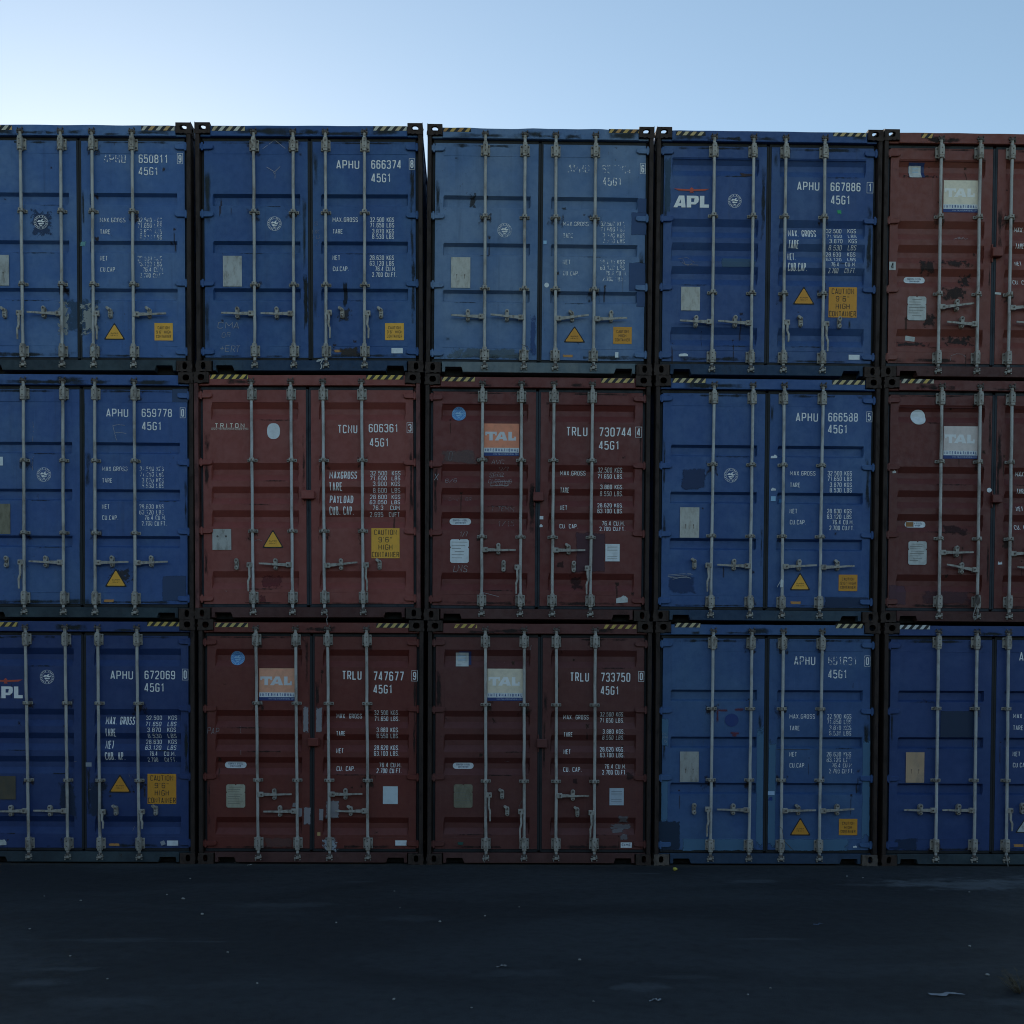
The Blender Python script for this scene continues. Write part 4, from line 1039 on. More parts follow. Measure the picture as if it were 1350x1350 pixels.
c.pill(162,270,778,811); c.plate(168,265,890,1012,M_PLATEO,False,7,cut=True); c.sticker(975,1049,910,999,M('pgr', flat,(.44,.50,.57)),mark=lambda D,a,b,z0,z1:[D.rect(a+(b-a)*.12,b-(b-a)*.14,z0+(z1-z0)*f,z0+(z1-z0)*f+.003,M_BLACKW,1) for f in (.2,.32,.6,.7,.8)])
c.sticker(1034,1092,1192,1220,M_WH,mark=lambda D,a,b,z0,z1:D.text(a+(b-a)*.1,b-(b-a)*.1,z0+(z1-z0)*.3,z1-(z1-z0)*.2,'CIMC',M_SDBLUE,sw=.2,layer=1))
SM = M('gsm', patch_mat,(.19,.17,.18),.8,.26,.75,3,11,'grey_smear',(1,1,2.2))
for b in ((1020,1078,1050,1095),(970,1100,1096,1128),(1028,1078,1142,1182),(985,1060,1120,1145)): c.patch(*b,SM,'grey_smear')
c.patch(186,222,1190,1210,M('grn', patch_mat,(.02,.10,.085),.6,.2,.8,4,24),'paint_splash'); c.patch(780,812,855,890,MATS['dkst'],'stain'); c.patch(1050,1110,820,870,MATS['dkst'],'stain')
c.chalk([[(560,195),(566,172),(570,165)],[(432,772),(455,772)],[(425,256),(431,256)]],M_CHALKD)

c = Container(3, 2, 'mid blue container with pale overpainted door edges and a blank dark round patch',
    B(14, (.037,.092,.238), (.066,.138,.26), fade_amt=.65, rust=.35, streak=.30), ribs=(405,647,885),
    rods=((309,305),(508,504),(670,669),(870,867)), guides=(498,868), bear=(158,1207), rodmat=M_ROD2,
    handles=(('L',1020,'down',1160,217,1018,'open'),('L',1023,'bar',(336,1022),417,1020,'closed'),('R',1026,'bar',(845,1025),753,1022,'swung'),('R',1026,'bar',(1042,1019),952,1022,'closed')))
c.tape((110,242),(938,1080,8),58,82,((.58,.48,.28),),.30)
c.serial([(726,835,232,46,'APHU',.5),(902,1050,235,44,'651631',.68),(902,1000,302,45,'45G1',.5)],(1090,1118,231,54,'0',.5),seed=15)
c.W1(705,530,.50,15); c.plate(143,240,722,880,M_PLATE); c.oval(372,443,526,594,M('rblu', flat,(.018,.045,.19),.6,.05,3),1.0,'round_patch')
c.triangle(711,822,1062,1157,M_YELO); c.caution(966,1061,1070,1155,['CAUTION','HIGH','CONTAINER'],M_YELO)
RM = M('redm', patch_mat,(.17,.035,.05),.7,.22,.75,3,18,'red_mark'); 
for b in ((334,392,504,516),(328,340,506,575),(416,468,499,512),(398,450,621,634),(408,436,630,646)): c.patch(*b,RM,'red_mark')
PB = M('pbl3', patch_mat,(.080,.18,.30),.65,.07,.9,6,11,'overpaint')
for b in ((47,83,545,700),(47,83,860,1090),(537,574,572,1236),(598,638,660,1236),(1084,1124,635,1190),(150,532,1172,1238),(640,1026,1172,1238)): c.patch(*b,PB,'overpaint')
c.patch(30,150,1078,1238,M('nav', patch_mat,(.012,.030,.065),.6,.07,.95,5,14,'overpaint'),'overpaint',.002); c.sticker(598,632,927,947,M('wtp', flat,(.40,.55,.75))); c.patch(600,624,955,978,M('bl4', patch_mat,(.02,.05,.26),.6,.2,.9,3,40),'paint_splash')
c.chalk([('ONL',52,74,625,10),('LNAR',50,78,642,12),('15',58,74,662,14)]); c.chalk([[(690,1190),(735,1236)],[(640,712),(812,712)]],M('rline', flat,(.07,.06,.05),.8,.2,3,60,'scratch'),'scratch'); c.sticker(1040,1060,1206,1220,M_WH,torn=True); c.patch(1048,1085,905,950,GR,'grime')

c = Container(4, 2, 'plain navy container with a copper coloured plate and dark square on its left door',
    B(15, (.021,.052,.172), (.032,.074,.195), fade_amt=.4, rust=.20, streak=.25), ribs=(412,652,890),
    rods=((332,334),(531,533),(694,700),(894,900)), guides=(500,870), bear=(160,1205), rodmat=M_ROD2,
    handles=(('L',1025,'bar',(163,1024),246,1022,'closed'),('L',1025,'bar',(361,1025),443,1022,'closed'),('R',1025,'down',1130,775,1017,'open'),('R',1025,'down',1130,975,1017,'open')))
c.tape((120,286),(950,1110,6),73,96,((.62,.62,.60),),.2)
c.serial([(750,862,213,46,'APHU'),(925,1075,213,46,'664120'),(925,1025,280,45,'45G1')],(1110,1140,208,54,'7'),seed=16)
c.W1(723,530,.15,16); c.plate(171,267,727,884,M_PLATET); c.triangle(742,855,1060,1145,M_PAPER); c.patch(735,790,1202,1218,MATS['ortp'],'orange_tape')
c.patch(345,523,513,653,M('sq', patch_mat,(.012,.030,.072),.5,.008,1,5,14,'overpaint'),'overpaint'); c.patch(115,240,1170,1240,M('dk4', patch_mat,(.014,.034,.085),.6,.2,.7,5,9,'rubbed_paint'),'rubbed_paint')

# ---- middle row
c = Container(0, 1, 'blue container with a chalk F under its number, middle of the leftmost stack',
    B(6, (.034,.090,.265), (.066,.138,.29), fade_amt=.75, rust=.40, streak=.50), ribs=(395,637,878),
    rods=((116,130),(319,332),(483,495),(687,701)), guides=(485,858), bear=(140,1195),
    handles=(('L',1013,'down',1150,40,1012,'open'),('L',1013,'bar',(156,1010),244,1012,'closed'),('R',1013,'bar',(668,1013),585,1012,'closed'),('R',1013,'bar',(870,1013),787,1012,'closed')))
c.serial([(543,657,222,43,'APHU',.38),(726,882,222,43,'659778',.48),(728,830,290,43,'45G1',.36)],(924,951,217,52,'0',.2),seed=7)
c.on_header(-100,500,70,100,GH); c.on_header(600,920,72,105,GH)
c.W1(525,520,.54,7); c.emblem(226,562,38,wear=.28,seed=7); c.plate(-42,57,712,868,M_PLATEO,False); c.sticker(-10,15,470,515,M_WH)
c.triangle(543,660,1045,1142); c.patch(538,595,1206,1221,MATS['ortp'],'orange_tape')
OV1 = M('ov1', patch_mat,(.020,.050,.13),.5,.03,1,6,14,'overpaint'); c.patch(838,968,1082,1218,OV1,'overpaint'); c.patch(880,966,118,190,OV1,'overpaint')
c.chalk([[(598,385),(578,310),(605,304),(640,308)],[(592,345),(622,345),(648,350)]]); c.chalk([[(166,290),(170,320)],[(168,338),(172,340)],[(168,362),(166,392)],[(166,460),(172,470)],[(164,480),(172,480)],[(166,495),(168,540)]],M_CHALKD)
c.patch(-120,660,1195,1238,GR,'grime'); c.patch(560,700,1040,1130,MATS['rustQ'],'bare_metal',.0008); c.patch(414,440,150,500,GR,'grime'); c.patch(410,440,880,1200,GR,'grime')

c = Container(1, 1, 'clean light red container with a white oval sticker and big yellow caution sign',
    B(7, (.240,.055,.043), (.25,.078,.062), fade_amt=.45, rust=.12, streak=.18), ribs=(187,500,622,745,1060), kind='B', gask=M_GASKB, frame=M('post11', metal,(.15,.05,.045),(.03,.02,.02),.8,.6,0,12,'red_frame_paint'),
    rods=((313,326),(518,532),(685,699),(886,902)), guides=(484,850), bear=(142,1193), lockbox=(578,645,645,690), rodmat=M_ROD2,
    handles=(('L',1028,'down',1165,241,1025,'open'),('L',1027,'bar',(356,1020),445,1026,'closed'),('R',1030,'bar',(870,1016),786,1027,'closed'),('R',1028,'down',1165,987,1026,'swung')))
c.tape((98,295),(908,1103),46,68,((.68,.46,.10),),.12)
c.serial([(763,865,303,43,'TCNU',.12),(924,1078,298,43,'606361'),(930,1030,372,43,'45G1')],(1123,1154,291,52,'3'),seed=8)
it = [(719,864,540,40,'MAXGROSS'),(719,789,600,42,'TARE'),(722,845,665,42,'PAYLOAD'),(722,850,725,42,'CUB. CAP.')]
for y, a, b, x in ((537,'32.500','KGS',932),(566,'71.650','LBS',932),(596,'3.900','KGS',948),(628,'8.600','LBS',948),(660,'28.600','KGS',932),(690,'63.050','LBS',932)): it += [(x,1020,y,23,a),(1045,1090,y,23,b)]
it += [(948,1003,720,23,'76.3'),(1040,1089,720,23,'CUM'),(932,1002,753,23,'2.695'),(1032,1089,753,23,'CUFT')]
c.weights(it,.08,8,.115)
D = Decal(); wt = M('trit', flat,(.80,.74,.62),.6,.05,4,60,'cream_lettering')
c.T(D,124,278,296,24,'TRITON',wt,sw=.15,spacing=.62); D.rect(*c.R4(106,298,320,321.5),wt); c.T(D,106,298,323,8,'WWW.TRITONCONTAINER.COM',wt,sw=.13)
D.build('maker_lettering', c, c.door[0])
c.oval(395,463,295,377,M_WH); c.plate(113,212,842,950,M_PLATE,False)
D = Decal(); [D.ellipse(*c.loc(x,880), .012,.012,M_CAM,1,14) for x in (140,184)]; D.build('rivet_hole', c, c.door[0], .0065)
c.triangle(371,486,843,940); c.caution(942,1091,837,993,['CAUTION','9\'6"','HIGH','CONTAINER'])
RD = M('redsp', patch_mat,(.16,.03,.032),.6,.25,.8,5,18,'repaint'); c.patch(360,480,1080,1150,RD,'repaint'); c.patch(358,394,1182,1226,RD,'repaint')
c.chalk([[(336,900),(356,897),(376,905)],[(198,690),(206,690)],[(182,1162),(190,1164)]],M_CHALKD)

c = Container(2, 1, 'dark red container with chalk scribbles below its bright orange name panel',
    B(8, (.145,.028,.023), (.15,.046,.038), fade_amt=.55, rust=.22, streak=.30), ribs=(192,505,628,752,1065), kind='B', gask=M_GASKB,
    rods=((310,316),(512,517),(680,684),(879,883)), guides=(475,873), bear=(145,1202), lockbox=(577,630,650,697),
    handles=(('R',942,'bar',(490,947),400,942,'closed'),('L',1032,'down',1170,428,1030,'open'),('R',942,'bar',(852,947),765,942,'swung'),('L',1035,'down',1172,793,1033,'open')))
c.tape((97,270),(922,1092,8),52,76,((.60,.42,.15),),.25)
c.serial([(745,855,310,48,'TRLU'),(915,1084,313,48,'730744'),(915,1022,383,45,'45G1')],(1104,1137,311,53,'4'),seed=9)
c.W4(717,532,1.0,.03,9,'MAX.GROSS',(196,330),-14)
c.panel(320,502,292,460,(.85,.30,.17),(.66,.66,.68)); c.emblem(188,240,37,'blue'); c.pill(145,257,778,813); c.plate(150,247,890,1013,M_WH,False,6,cut=True)
c.sticker(957,1032,914,1004,M_WH,mark=lambda D,a,b,z0,z1:[D.rect(a+(b-a)*.14,b-(b-a)*.16,z0+(z1-z0)*f,z0+(z1-z0)*f+.003,M('fineprint',flat,(.2,.2,.2)),1) for f in (.15,.27,.62,.7,.78,.87)])
c.sticker(1017,1078,1172,1221,M_PAPER,torn=True); c.sticker(613,632,770,787,M_WH); c.sticker(613,629,810,828,M_WH,torn=True)
c.chalk([('O(',140,185,435,48),('AVC',360,425,480,22),('12/2',395,448,514,16),('SPPR',352,422,542,24),('CLOTHING',345,465,578,22),('CARD',355,445,600,16),('6/6',122,180,575,22),('1/7',200,240,850,26),('LNS',168,240,1025,34),('X',64,86,548,36)])
c.chalk([[(352,566),(425,562)],[(355,594),(468,590)],[(356,614),(448,612),(447,596)]]); c.chalk([('OMC',140,200,672,18),('BR',228,258,670,20),('T.TEMM',362,480,720,26),('1/15',398,480,792,30)],M_CHALKD)
c.patch(85,290,425,505,M('rub', patch_mat,(.17,.12,.115),.8,.22,.55,5,5,'rubbed_paint'),'rubbed_paint'); PU = M('pur', patch_mat,(.085,.030,.042),.6,.04,.9,7,12,'repaint'); c.patch(800,960,850,1065,PU,'repaint')
c.patch(770,850,1060,1160,M('dkst', patch_mat,(.035,.018,.018),.85,.34,.6,8,14,'stain'),'stain'); c.patch(700,745,1000,1040,MATS['dkst'],'stain'); c.chalk([[(318,1165),(405,1187)]],M_CHALK)

c = Container(3, 1, 'clear blue container numbered 666588 with a dark paint smear on its left door',
    B(9, (.031,.084,.242), (.060,.130,.275), fade_amt=.65, rust=.25, streak=.28), ribs=(408,650,890),
    rods=((313,308),(512,510),(673,675),(873,870)), guides=(500,870), bear=(155,1212), rodmat=M_ROD2,
    handles=(('L',1025,'down',1162,220,1020,'swung'),('L',1027,'bar',(338,1026),422,1026,'closed'),('R',1028,'bar',(850,1028),757,1028,'closed'),('R',1030,'bar',(1045,1031),956,1028,'swung')))
c.tape((98,268),(918,1085,10),62,86,((.58,.48,.28),(.60,.46,.20)),.28)
c.serial([(733,847,240,46,'APHU'),(900,1052,240,46,'666588'),(900,1000,302,45,'45G1')],(1097,1125,235,52,'5',.2),seed=10)
c.on_header(90,580,80,120,GH)
c.W1(707,540,.06,10); c.emblem(404,562,38,wear=.2,seed=10); c.plate(144,243,727,885,M_PLATE2)
c.triangle(712,822,1062,1157,M_YEL); c.caution(966,1063,1075,1161,['CAUTION','9\'6" HIGH','CONTAINER'],M_YELO,M_BLACKW); c.patch(716,776,1213,1229,MATS['ortp'],'orange_tape')
c.patch(145,275,525,638,M('smear', patch_mat,(.018,.040,.115),.6,.16,.9,4,7),'paint_smear'); DK = M('dkbl', patch_mat,(.012,.032,.085),.6,.035,.95,5,12,'overpaint'); c.patch(890,1130,1190,1248,DK,'overpaint'); c.patch(85,240,1075,1180,M('dkbl2', patch_mat,(.020,.050,.15),.6,.16,.7,6,6,'overpaint'),'overpaint')
c.chalk([[(85,1078),(150,1072),(205,1070)],[(85,1086),(140,1080),(212,1076)],[(95,1092),(180,1086),(205,1095)],[(110,1100),(150,1090),(200,1092)]]); c.sticker(607,640,455,475,M_WH,torn=True); c.sticker(610,636,625,642,M_WH,torn=True); c.sticker(610,635,670,695,M_LBLUE)
c.patch(600,622,190,300,GR,'grime'); c.patch(655,683,680,700,M('bl3', patch_mat,(.05,.20,.45),.6,.1,1,3,30),'paint_splash')

c = Container(4, 1, 'dark red container with a washed out pinkish name panel and white round sticker',
    B(10, (.125,.025,.020), (.125,.038,.031), fade_amt=.5, rust=.45, streak=.25), ribs=(208,525,648,770,1082), kind='B', gask=M_GASKB,
    rods=((345,356),(543,555),(707,720),(908,920)), guides=(490,888), bear=(165,1215), lockbox=(608,658,670,712),
    handles=(('R',962,'bar',(524,965),435,962,'closed'),('L',1050,'bar',(388,1028),462,1048,'closed'),('R',965,'bar',(890,966),805,964,'closed'),('L',1050,'bar',(752,1040),826,1050,'closed')))
c.tape((133,300),(950,1110,6),70,94,((.60,.40,.10),(.56,.50,.38)),.28)
c.serial([(775,880,330,46,'TRLU'),(945,1110,332,46,'731906'),(945,1050,402,44,'45G1')],(1132,1163,330,52,'2'),seed=11)
c.W4(741,545,1.0,.12,11)
c.panel(358,535,313,482,(.70,.60,.56),(.80,.80,.80)); c.oval(191,268,225,305,M_WH); c.pill(175,283,801,834,True); c.plate(189,285,907,1029,M_PAPER,False,8,cut=True); c.oval(588,613,631,655,M_WH,1.0,'sticker')
c.patch(92,186,1130,1240,M('pur2', patch_mat,(.11,.045,.06),.6,.06,.8,7,12,'repaint'),'repaint'); c.patch(260,540,1160,1240,M('pur3', patch_mat,(.085,.030,.038),.6,.2,.7,9,7,'repaint'),'repaint'); c.patch(330,520,815,880,MATS['dkst'],'stain')
c.sticker(655,677,1010,1028,M_WH,torn=True); c.sticker(98,116,538,556,M_PAPER,torn=True)

# ---- top row
c = Container(0, 0, 'faded mid blue container topmost in the leftmost stack, silver scars between its doors',
    B(1, (.045,.118,.31), (.105,.190,.35), fade_amt=.75, rust=.35, streak=.55), ribs=(432,665,898),
    rods=((100,115),(298,308),(452,463),(650,660)), guides=(515,872), bear=(187,1200),
    handles=(('L',1018,'down',1150,28,1020,'swung'),('L',1020,'bar',(137,1016),222,1018,'closed'),('R',1020,'down',1150,547,1020,'swung'),('R',1023,'bar',(822,1024),740,1020,'swung')))
c.tape((-100,60,-2),(695,860),105,128,((.60,.56,.46),(.55,.34,.14)),.35)
c.serial([(510,620,245,42,'APHU',.78),(683,828,245,42,'650811',.60),(683,780,306,40,'45G1',.66)],(873,900,240,50,'9',.35),seed=2)
c.on_header(300,420,118,150,GH); c.on_header(-120,100,110,150,GH); c.on_header(600,860,122,150,GH)
c.W1(493,553,.60,2)
c.patch(150,262,508,648,M('dia', patch_mat,(.02,.045,.12),.6,.22,.75,3,30)); c.emblem(203,575,36,wear=.35,seed=2)
c.plate(-50,48,735,885,M_PLATE)
c.triangle(512,620,1065,1150); c.caution(763,854,1068,1154,['CAUTION','9\'6" HIGH','CONTAINER'],pm=M_BLACKW)
c.patch(832,860,1122,1160,M('pb0', patch_mat,(.05,.12,.25),.6,.05,1,4))
c.patch(284,345,960,1130,M('scar', patch_mat,(.36,.37,.36),.6,.30,.8,6,26)); c.patch(395,495,965,1130,M('scar', patch_mat,(.36,.37,.36),.6,.30,.8,6,26))
c.patch(300,500,940,1140,M('grime1', patch_mat,(.04,.075,.11),.8,.25,.5,9,10),lift=.0008)
c.patch(392,428,664,695,M('teal', patch_mat,(.16,.36,.36),.7,.3,.9,2,60))

c = Container(1, 0, 'bright blue container numbered 666374 in crisp white, topmost in the second stack',
    B(2, (.025,.078,.238), (.050,.124,.275), fade_amt=.75, rust=.30, streak=.35), ribs=(428,660,892),
    rods=((313,322),(508,517),(668,677),(862,869)), guides=(512,870), bear=(182,1197),
    handles=(('L',1017,'bar',(157,1016),238,1018,'closed'),('L',1017,'bar',(353,1018),433,1018,'closed'),('R',1012,'down',1142,757,1015,'swung'),('R',1014,'down',1142,950,1015,'swung')))
c.tape((105,270),(905,1072),95,118,((.60,.58,.50),(.52,.42,.26)),.30)
c.serial([(723,837,262,43,'APHU'),(896,1045,262,43,'666374'),(897,995,328,43,'45G1')],(1084,1112,255,52,'8'),seed=3)
c.on_header(85,560,88,146,GH); c.on_header(850,1085,88,146,GH); c.on_header(560,900,118,146,GH)
c.W1(706,543,.06,3); c.emblem(418,574,36,wear=.2,seed=3); c.plate(163,258,733,884,M_PLATE,holes=False)
c.caution(970,1065,1063,1147,['CAUTION','9\'6" HIGH','CONTAINER'],pm=M_BLACKW); c.sticker(1003,1060,1186,1212,M_WH)
c.patch(716,772,1194,1208,MATS['ortp'],'orange_tape')
GR = M('grimeG', patch_mat,(.030,.036,.030),.85,.34,.75,12,5,'grime',(1,1,.45),1.2)
c.patch(600,645,170,460,GR,'grime'); c.patch(555,580,430,900,GR,'grime'); c.patch(64,104,240,620,GR,'grime'); c.patch(602,640,880,1090,GR,'grime'); c.patch(64,104,900,1220,GR,'grime'); c.patch(1080,1112,300,700,GR,'grime')
c.patch(700,860,1180,1236,M('rustP', patch_mat,(.055,.042,.034),.85,.30,.85,5,12,'bare_metal'),'bare_metal'); c.patch(757,785,845,985,M('scorch', patch_mat,(.012,.018,.03),.8,.28,.8,7,9,'scrape',(1,1,.3)),'scrape')
c.patch(730,810,985,1060,M('rustQ', patch_mat,(.05,.045,.04),.85,.36,.7,8,22,'bare_metal'),'bare_metal')
c.chalk([('CMA',140,245,1060,32),('OR',160,200,1110,24),('+ERT',150,250,1175,32)]); c.chalk([[(358,207),(418,163),(470,205)],[(378,296),(418,320),(445,294)],[(420,320),(420,352)],[(412,322),(424,340)]],M_CHALK)
c.chalk([('S',615,633,565,18),('NK',606,642,605,20),('AU',606,642,632,18),('J',620,636,660,22)],M_CHALKD)

c = Container(2, 0, 'pale chalky blue container with dark overpaint by its right hinges, topmost in the middle stack',
    B(3, (.080,.155,.31), (.145,.22,.35), fade_amt=.85, rust=.35, streak=.55), ribs=(440,672,902),
    rods=((314,319),(509,514),(661,669),(857,859)), guides=(530,882), bear=(203,1207),
    handles=(('L',1025,'bar',(152,1023),235,1027,'closed'),('L',1027,'bar',(346,1020),428,1027,'closed'),('R',1030,'bar',(830,1025),750,1030,'swung'),('R',1030,'bar',(1022,1038),942,1033,'closed')))
c.tape((105,242),(920,1070,8),103,124,((.55,.36,.10),(.50,.26,.08)),.35)
c.serial([(720,826,285,40,'APHU',.80),(890,1032,287,42,'659764',.86),(892,987,347,42,'45G1',.74)],(1077,1103,280,50,'6',.1),seed=4)
c.on_header(95,560,122,160,GH); c.on_header(900,1080,120,165,GH)
c.W1(700,563,.62,4); c.emblem(412,605,36,wear=.4,seed=4); c.plate(150,245,737,888,M_PLATE2)
c.triangle(708,818,1073,1157,M_YELO); c.caution(955,1047,1079,1163,['CAUTION','HIGH','CONTAINER'],M_YELO); c.sticker(965,982,1203,1230,M_WH)
OV = M('ov2', patch_mat,(.022,.058,.16),.5,.030,1,6,16,'overpaint')
for b in ((1036,1114,515,632),(1027,1112,760,908),(1067,1111,448,522),(1067,1111,900,983)): c.patch(*b,OV,'overpaint')
c.oval(611,634,862,886,M_WH,1.0,'sticker'); c.sticker(604,620,656,673,M_LBLUE); c.patch(704,760,1215,1229,MATS['ortp'],'orange_tape')
c.patch(115,160,1120,1155,GR,'grime'); c.patch(235,275,420,500,MATS['rustQ'],'bare_metal'); c.patch(105,560,1180,1240,M('wash', patch_mat,(.13,.17,.19),.8,.28,.55,3,14,'scuffed_paint'),'scuffed_paint')
c.patch(690,720,480,510,MATS['rustQ'],'bare_metal'); c.patch(540,575,1000,1240,M('blu2', patch_mat,(.03,.075,.24),.6,.25,.6,3,8,'overpaint'),'overpaint')

c = Container(3, 0, 'deep blue container with a red eagle over white letters, topmost in its stack',
    B(4, (.030,.074,.220), (.058,.116,.25), fade_amt=.65, rust=.25, streak=.45), ribs=(255,556,672,788,1085), kind='B',
    rods=((300,305),(493,497),(650,656),(842,849)), guides=(527,905), bear=(210,1220),
    handles=(('L',1053,'bar',(143,1052),221,1058,'closed'),('L',1057,'bar',(331,1054),413,1058,'closed'),('R',1052,'down',1150,736,1057,'swung'),('R',1057,'down',1195,926,1063,'open')))
c.tape((110,255),(880,1042,6),124,145,((.58,.48,.28),(.56,.40,.18)),.30)
c.serial([(708,817,370,44,'APHU'),(872,1019,374,44,'667886'),(875,970,438,44,'45G1')],(1051,1081,374,52,'1'),seed=5)
c.on_header(90,300,118,170,GH); c.on_header(960,1060,118,175,GH)
c.W2(671,598,.915,.18,5,'CUB.CAP.','NET.')
c.wordmark(103,277,437,497,105,278,399,425); c.emblem(403,464,35,wear=.12,seed=5); c.plate(148,241,884,1001,M_PLATE2,holes=False)
c.triangle(695,806,880,972,M_YELO); c.caution(873,1012,885,1035,['CAUTION','9\'6"','HIGH','CONTAINER'],M_YELO)
c.sticker(977,1031,1217,1242,M_WH); c.sticker(142,187,1208,1226,M_WH,torn=True)
c.patch(905,930,506,530,M('green', patch_mat,(.05,.42,.16),.6,.32,.9,2,60),'paint_splash'); c.patch(420,520,320,350,M('rustR', patch_mat,(.075,.050,.045),.85,.30,.8,5,12,'bare_metal'),'bare_metal')
c.patch(340,520,738,790,M('pale3', patch_mat,(.075,.14,.22),.7,.06,.7,5,9,'scuffed_paint'),'scuffed_paint'); c.chalk([[(130,745),(175,735),(210,765),(180,780),(150,765)],[(155,745),(165,775),(230,778)]],M_CHALKD)
c.patch(972,985,1040,1095,GR,'grime'); c.patch(56,92,240,560,M('teal3', patch_mat,(.045,.09,.14),.7,.22,.6,5,6,'scuffed_paint'),'scuffed_paint'); c.patch(583,620,185,330,GR,'grime')

c = Container(4, 0, 'scuffed brick red container with a cream name panel, topmost in the rightmost stack',
    B(5, (.185,.046,.033), (.20,.068,.052), fade_amt=.6, rust=.75, streak=.35), ribs=(270,570,687,803,1098), kind='B', gask=M_GASKB,
    rods=((325,341),(518,532),(674,688),(866,880)), guides=(537,915), bear=(222,1228), lockbox=(583,633,703,748),
    handles=(('R',983,'bar',(505,972),420,983,'closed'),('L',1065,'bar',(376,1062),447,1067,'closed'),('R',983,'bar',(850,980),770,983,'closed'),('L',1065,'bar',(720,1062),800,1067,'closed')))
c.tape((225,285),(900,1060,6),140,163,((.55,.34,.10),),.35)
c.serial([(738,840,380,44,'TRLU'),(898,1060,382,44,'732841'),(898,1000,448,44,'45G1')],(1080,1110,376,50,'6'),seed=6)
c.W4(704,592,.93,.15,6)
c.panel(342,513,367,525,(.82,.73,.58),(.90,.88,.84)); c.plate(180,274,935,1053,M_PAPER,False,7,cut=True); c.pill(165,270,833,866)
c.sticker(172,250,277,353,M_SDBLUE); c.sticker(174,234,290,353,M_PAPER,mark=lambda D,a,b,z0,z1:[D.rect(a+(b-a)*.3,b-(b-a)*.2,z0+(z1-z0)*f,z0+(z1-z0)*f+.004,M_LBLUE,1) for f in (.5,.6,.7,.8)])
c.sticker(85,118,765,806,M_PAPER,mark=lambda D,a,b,z0,z1:D.text(a+(b-a)*.28,b-(b-a)*.28,z0+(z1-z0)*.15,z1-(z1-z0)*.12,'4',M_BLACK,sw=.15,layer=1))
c.sticker(181,229,1124,1148,M_PAPER,tilt=-.13); c.sticker(611,642,915,926,M_PAPER,tilt=-.08)
RF = M('rusty4', patch_mat,(.040,.026,.024),.85,.42,.85,5,24,'rust_patch')
for b in ((120,320,335,356),(230,320,745,830),(330,500,745,800),(250,330,1015,1090),(340,480,880,960),(122,310,1150,1180),(355,540,1120,1180),(430,500,810,900)): c.patch(*b,RF,'rust_patch')
c.chalk([[(400,655),(425,645),(432,655)],[(424,655),(430,640),(440,655),(448,642),(456,655),(470,650)]]); c.chalk([[(400,1250),(405,1225),(430,1216),(460,1218),(476,1232)]],M_CHALKD)
c.oval(592,606,712,736,M_WH,1.0,'sticker')

# ---- unseen stack added past the left edge to keep sun off the ground
for r, (lab, mt) in {2: ('unseen blue container added past the left edge, at the foot of its stack', 'cont_a'), 1: ('unseen blue container added past the left edge, middle of its stack', 'cont_b'), 0: ('unseen blue container added past the left edge, topmost of its stack', 'cont_a')}.items():
    c = Container(-1, r, lab, M(mt, paint, (.030,.075,.22), (.05,.10,.24), fade_amt=.5, rust=.3, streak=.4, seed=20+r), ribs=(405,647,885),
        rods=((110,125),(310,320),(476,488),(679,690)), guides=(490,868), bear=(150,1200),
        handles=(('L',1020,'bar',(150,1018),235,1020,'closed'),('L',1020,'bar',(352,1018),433,1020,'closed'),('R',1022,'bar',(662,1020),580,1020,'closed'),('R',1022,'bar',(862,1020),780,1020,'closed')))
    c.plate(-42,57,722,878,M_PLATE); c.triangle(545,660,1055,1145)

# ---- grime on every box, then wires, seals and tags left on the rods
for k_ in sorted(BUILT): BUILT[k_].weather()
W_ = M('wire', flat,(.30,.29,.28),.5,name='seal_wire'); TG = M('tag', flat,(.66,.68,.68),.6,name='tag_paper')
q = BUILT[1,0]; q.tag(2, [(628,1252),(640,1244),(668,1238),(672,1244),(648,1254),(634,1258)], TG); q.tie(2, [(664,1240),(652,1262),(656,1278),(650,1290)], .0045, TG)
q = BUILT[1,1]; q.tie(2, [(700,1258),(712,1268),(706,1284),(716,1296),(709,1310),(714,1338)], .0030, W_)
q = BUILT[4,1]; q.tie(1, [(548,1240),(536,1268),(532,1295),(540,1316),(552,1306),(556,1276),(552,1244)], .0040, W_); q.tag(1, [(540,1185),(556,1182),(566,1225),(552,1240),(538,1225)], M_CAM)
q = BUILT[4,2]; q.tie(2, [(700,1235),(694,1262),(702,1285),(708,1318)], .0045, W_); q.tie(2, [(690,1215),(676,1205),(680,1190),(700,1182),(712,1200),(702,1222)], .0035, W_)
q = BUILT[3,1]; q.tag(2, [(660,1112),(668,1098),(680,1108),(678,1140),(664,1142)], TG); q.tie(2, [(662,1115),(652,1132),(650,1140)], .003, TG)
q = BUILT[2,2]; q.tie(0, [(338,1238),(326,1258),(332,1280),(322,1298)], .0030, W_); q.tie(1, [(520,975),(508,1000),(510,1020)], .003, M_CAM)
q = BUILT[0,0]; q.tie(2, [(478,1170),(486,1190),(470,1215),(482,1240)], .0035, W_); q.tag(2, [(448,1190),(462,1182),(470,1200),(456,1212)], TG)
q = BUILT[2,0]; q.tie(1, [(500,1165),(530,1178),(540,1196),(522,1210)], .0030, M_CAM)
q = BUILT[0,2]; q.tie(2, [(510,1215),(520,1240),(508,1258),(524,1276)], .0045, W_)
q = BUILT[3,2]; q.tie(2, [(655,1108),(672,1120),(678,1150),(690,1190),(720,1225)], .0025, M_CAM)

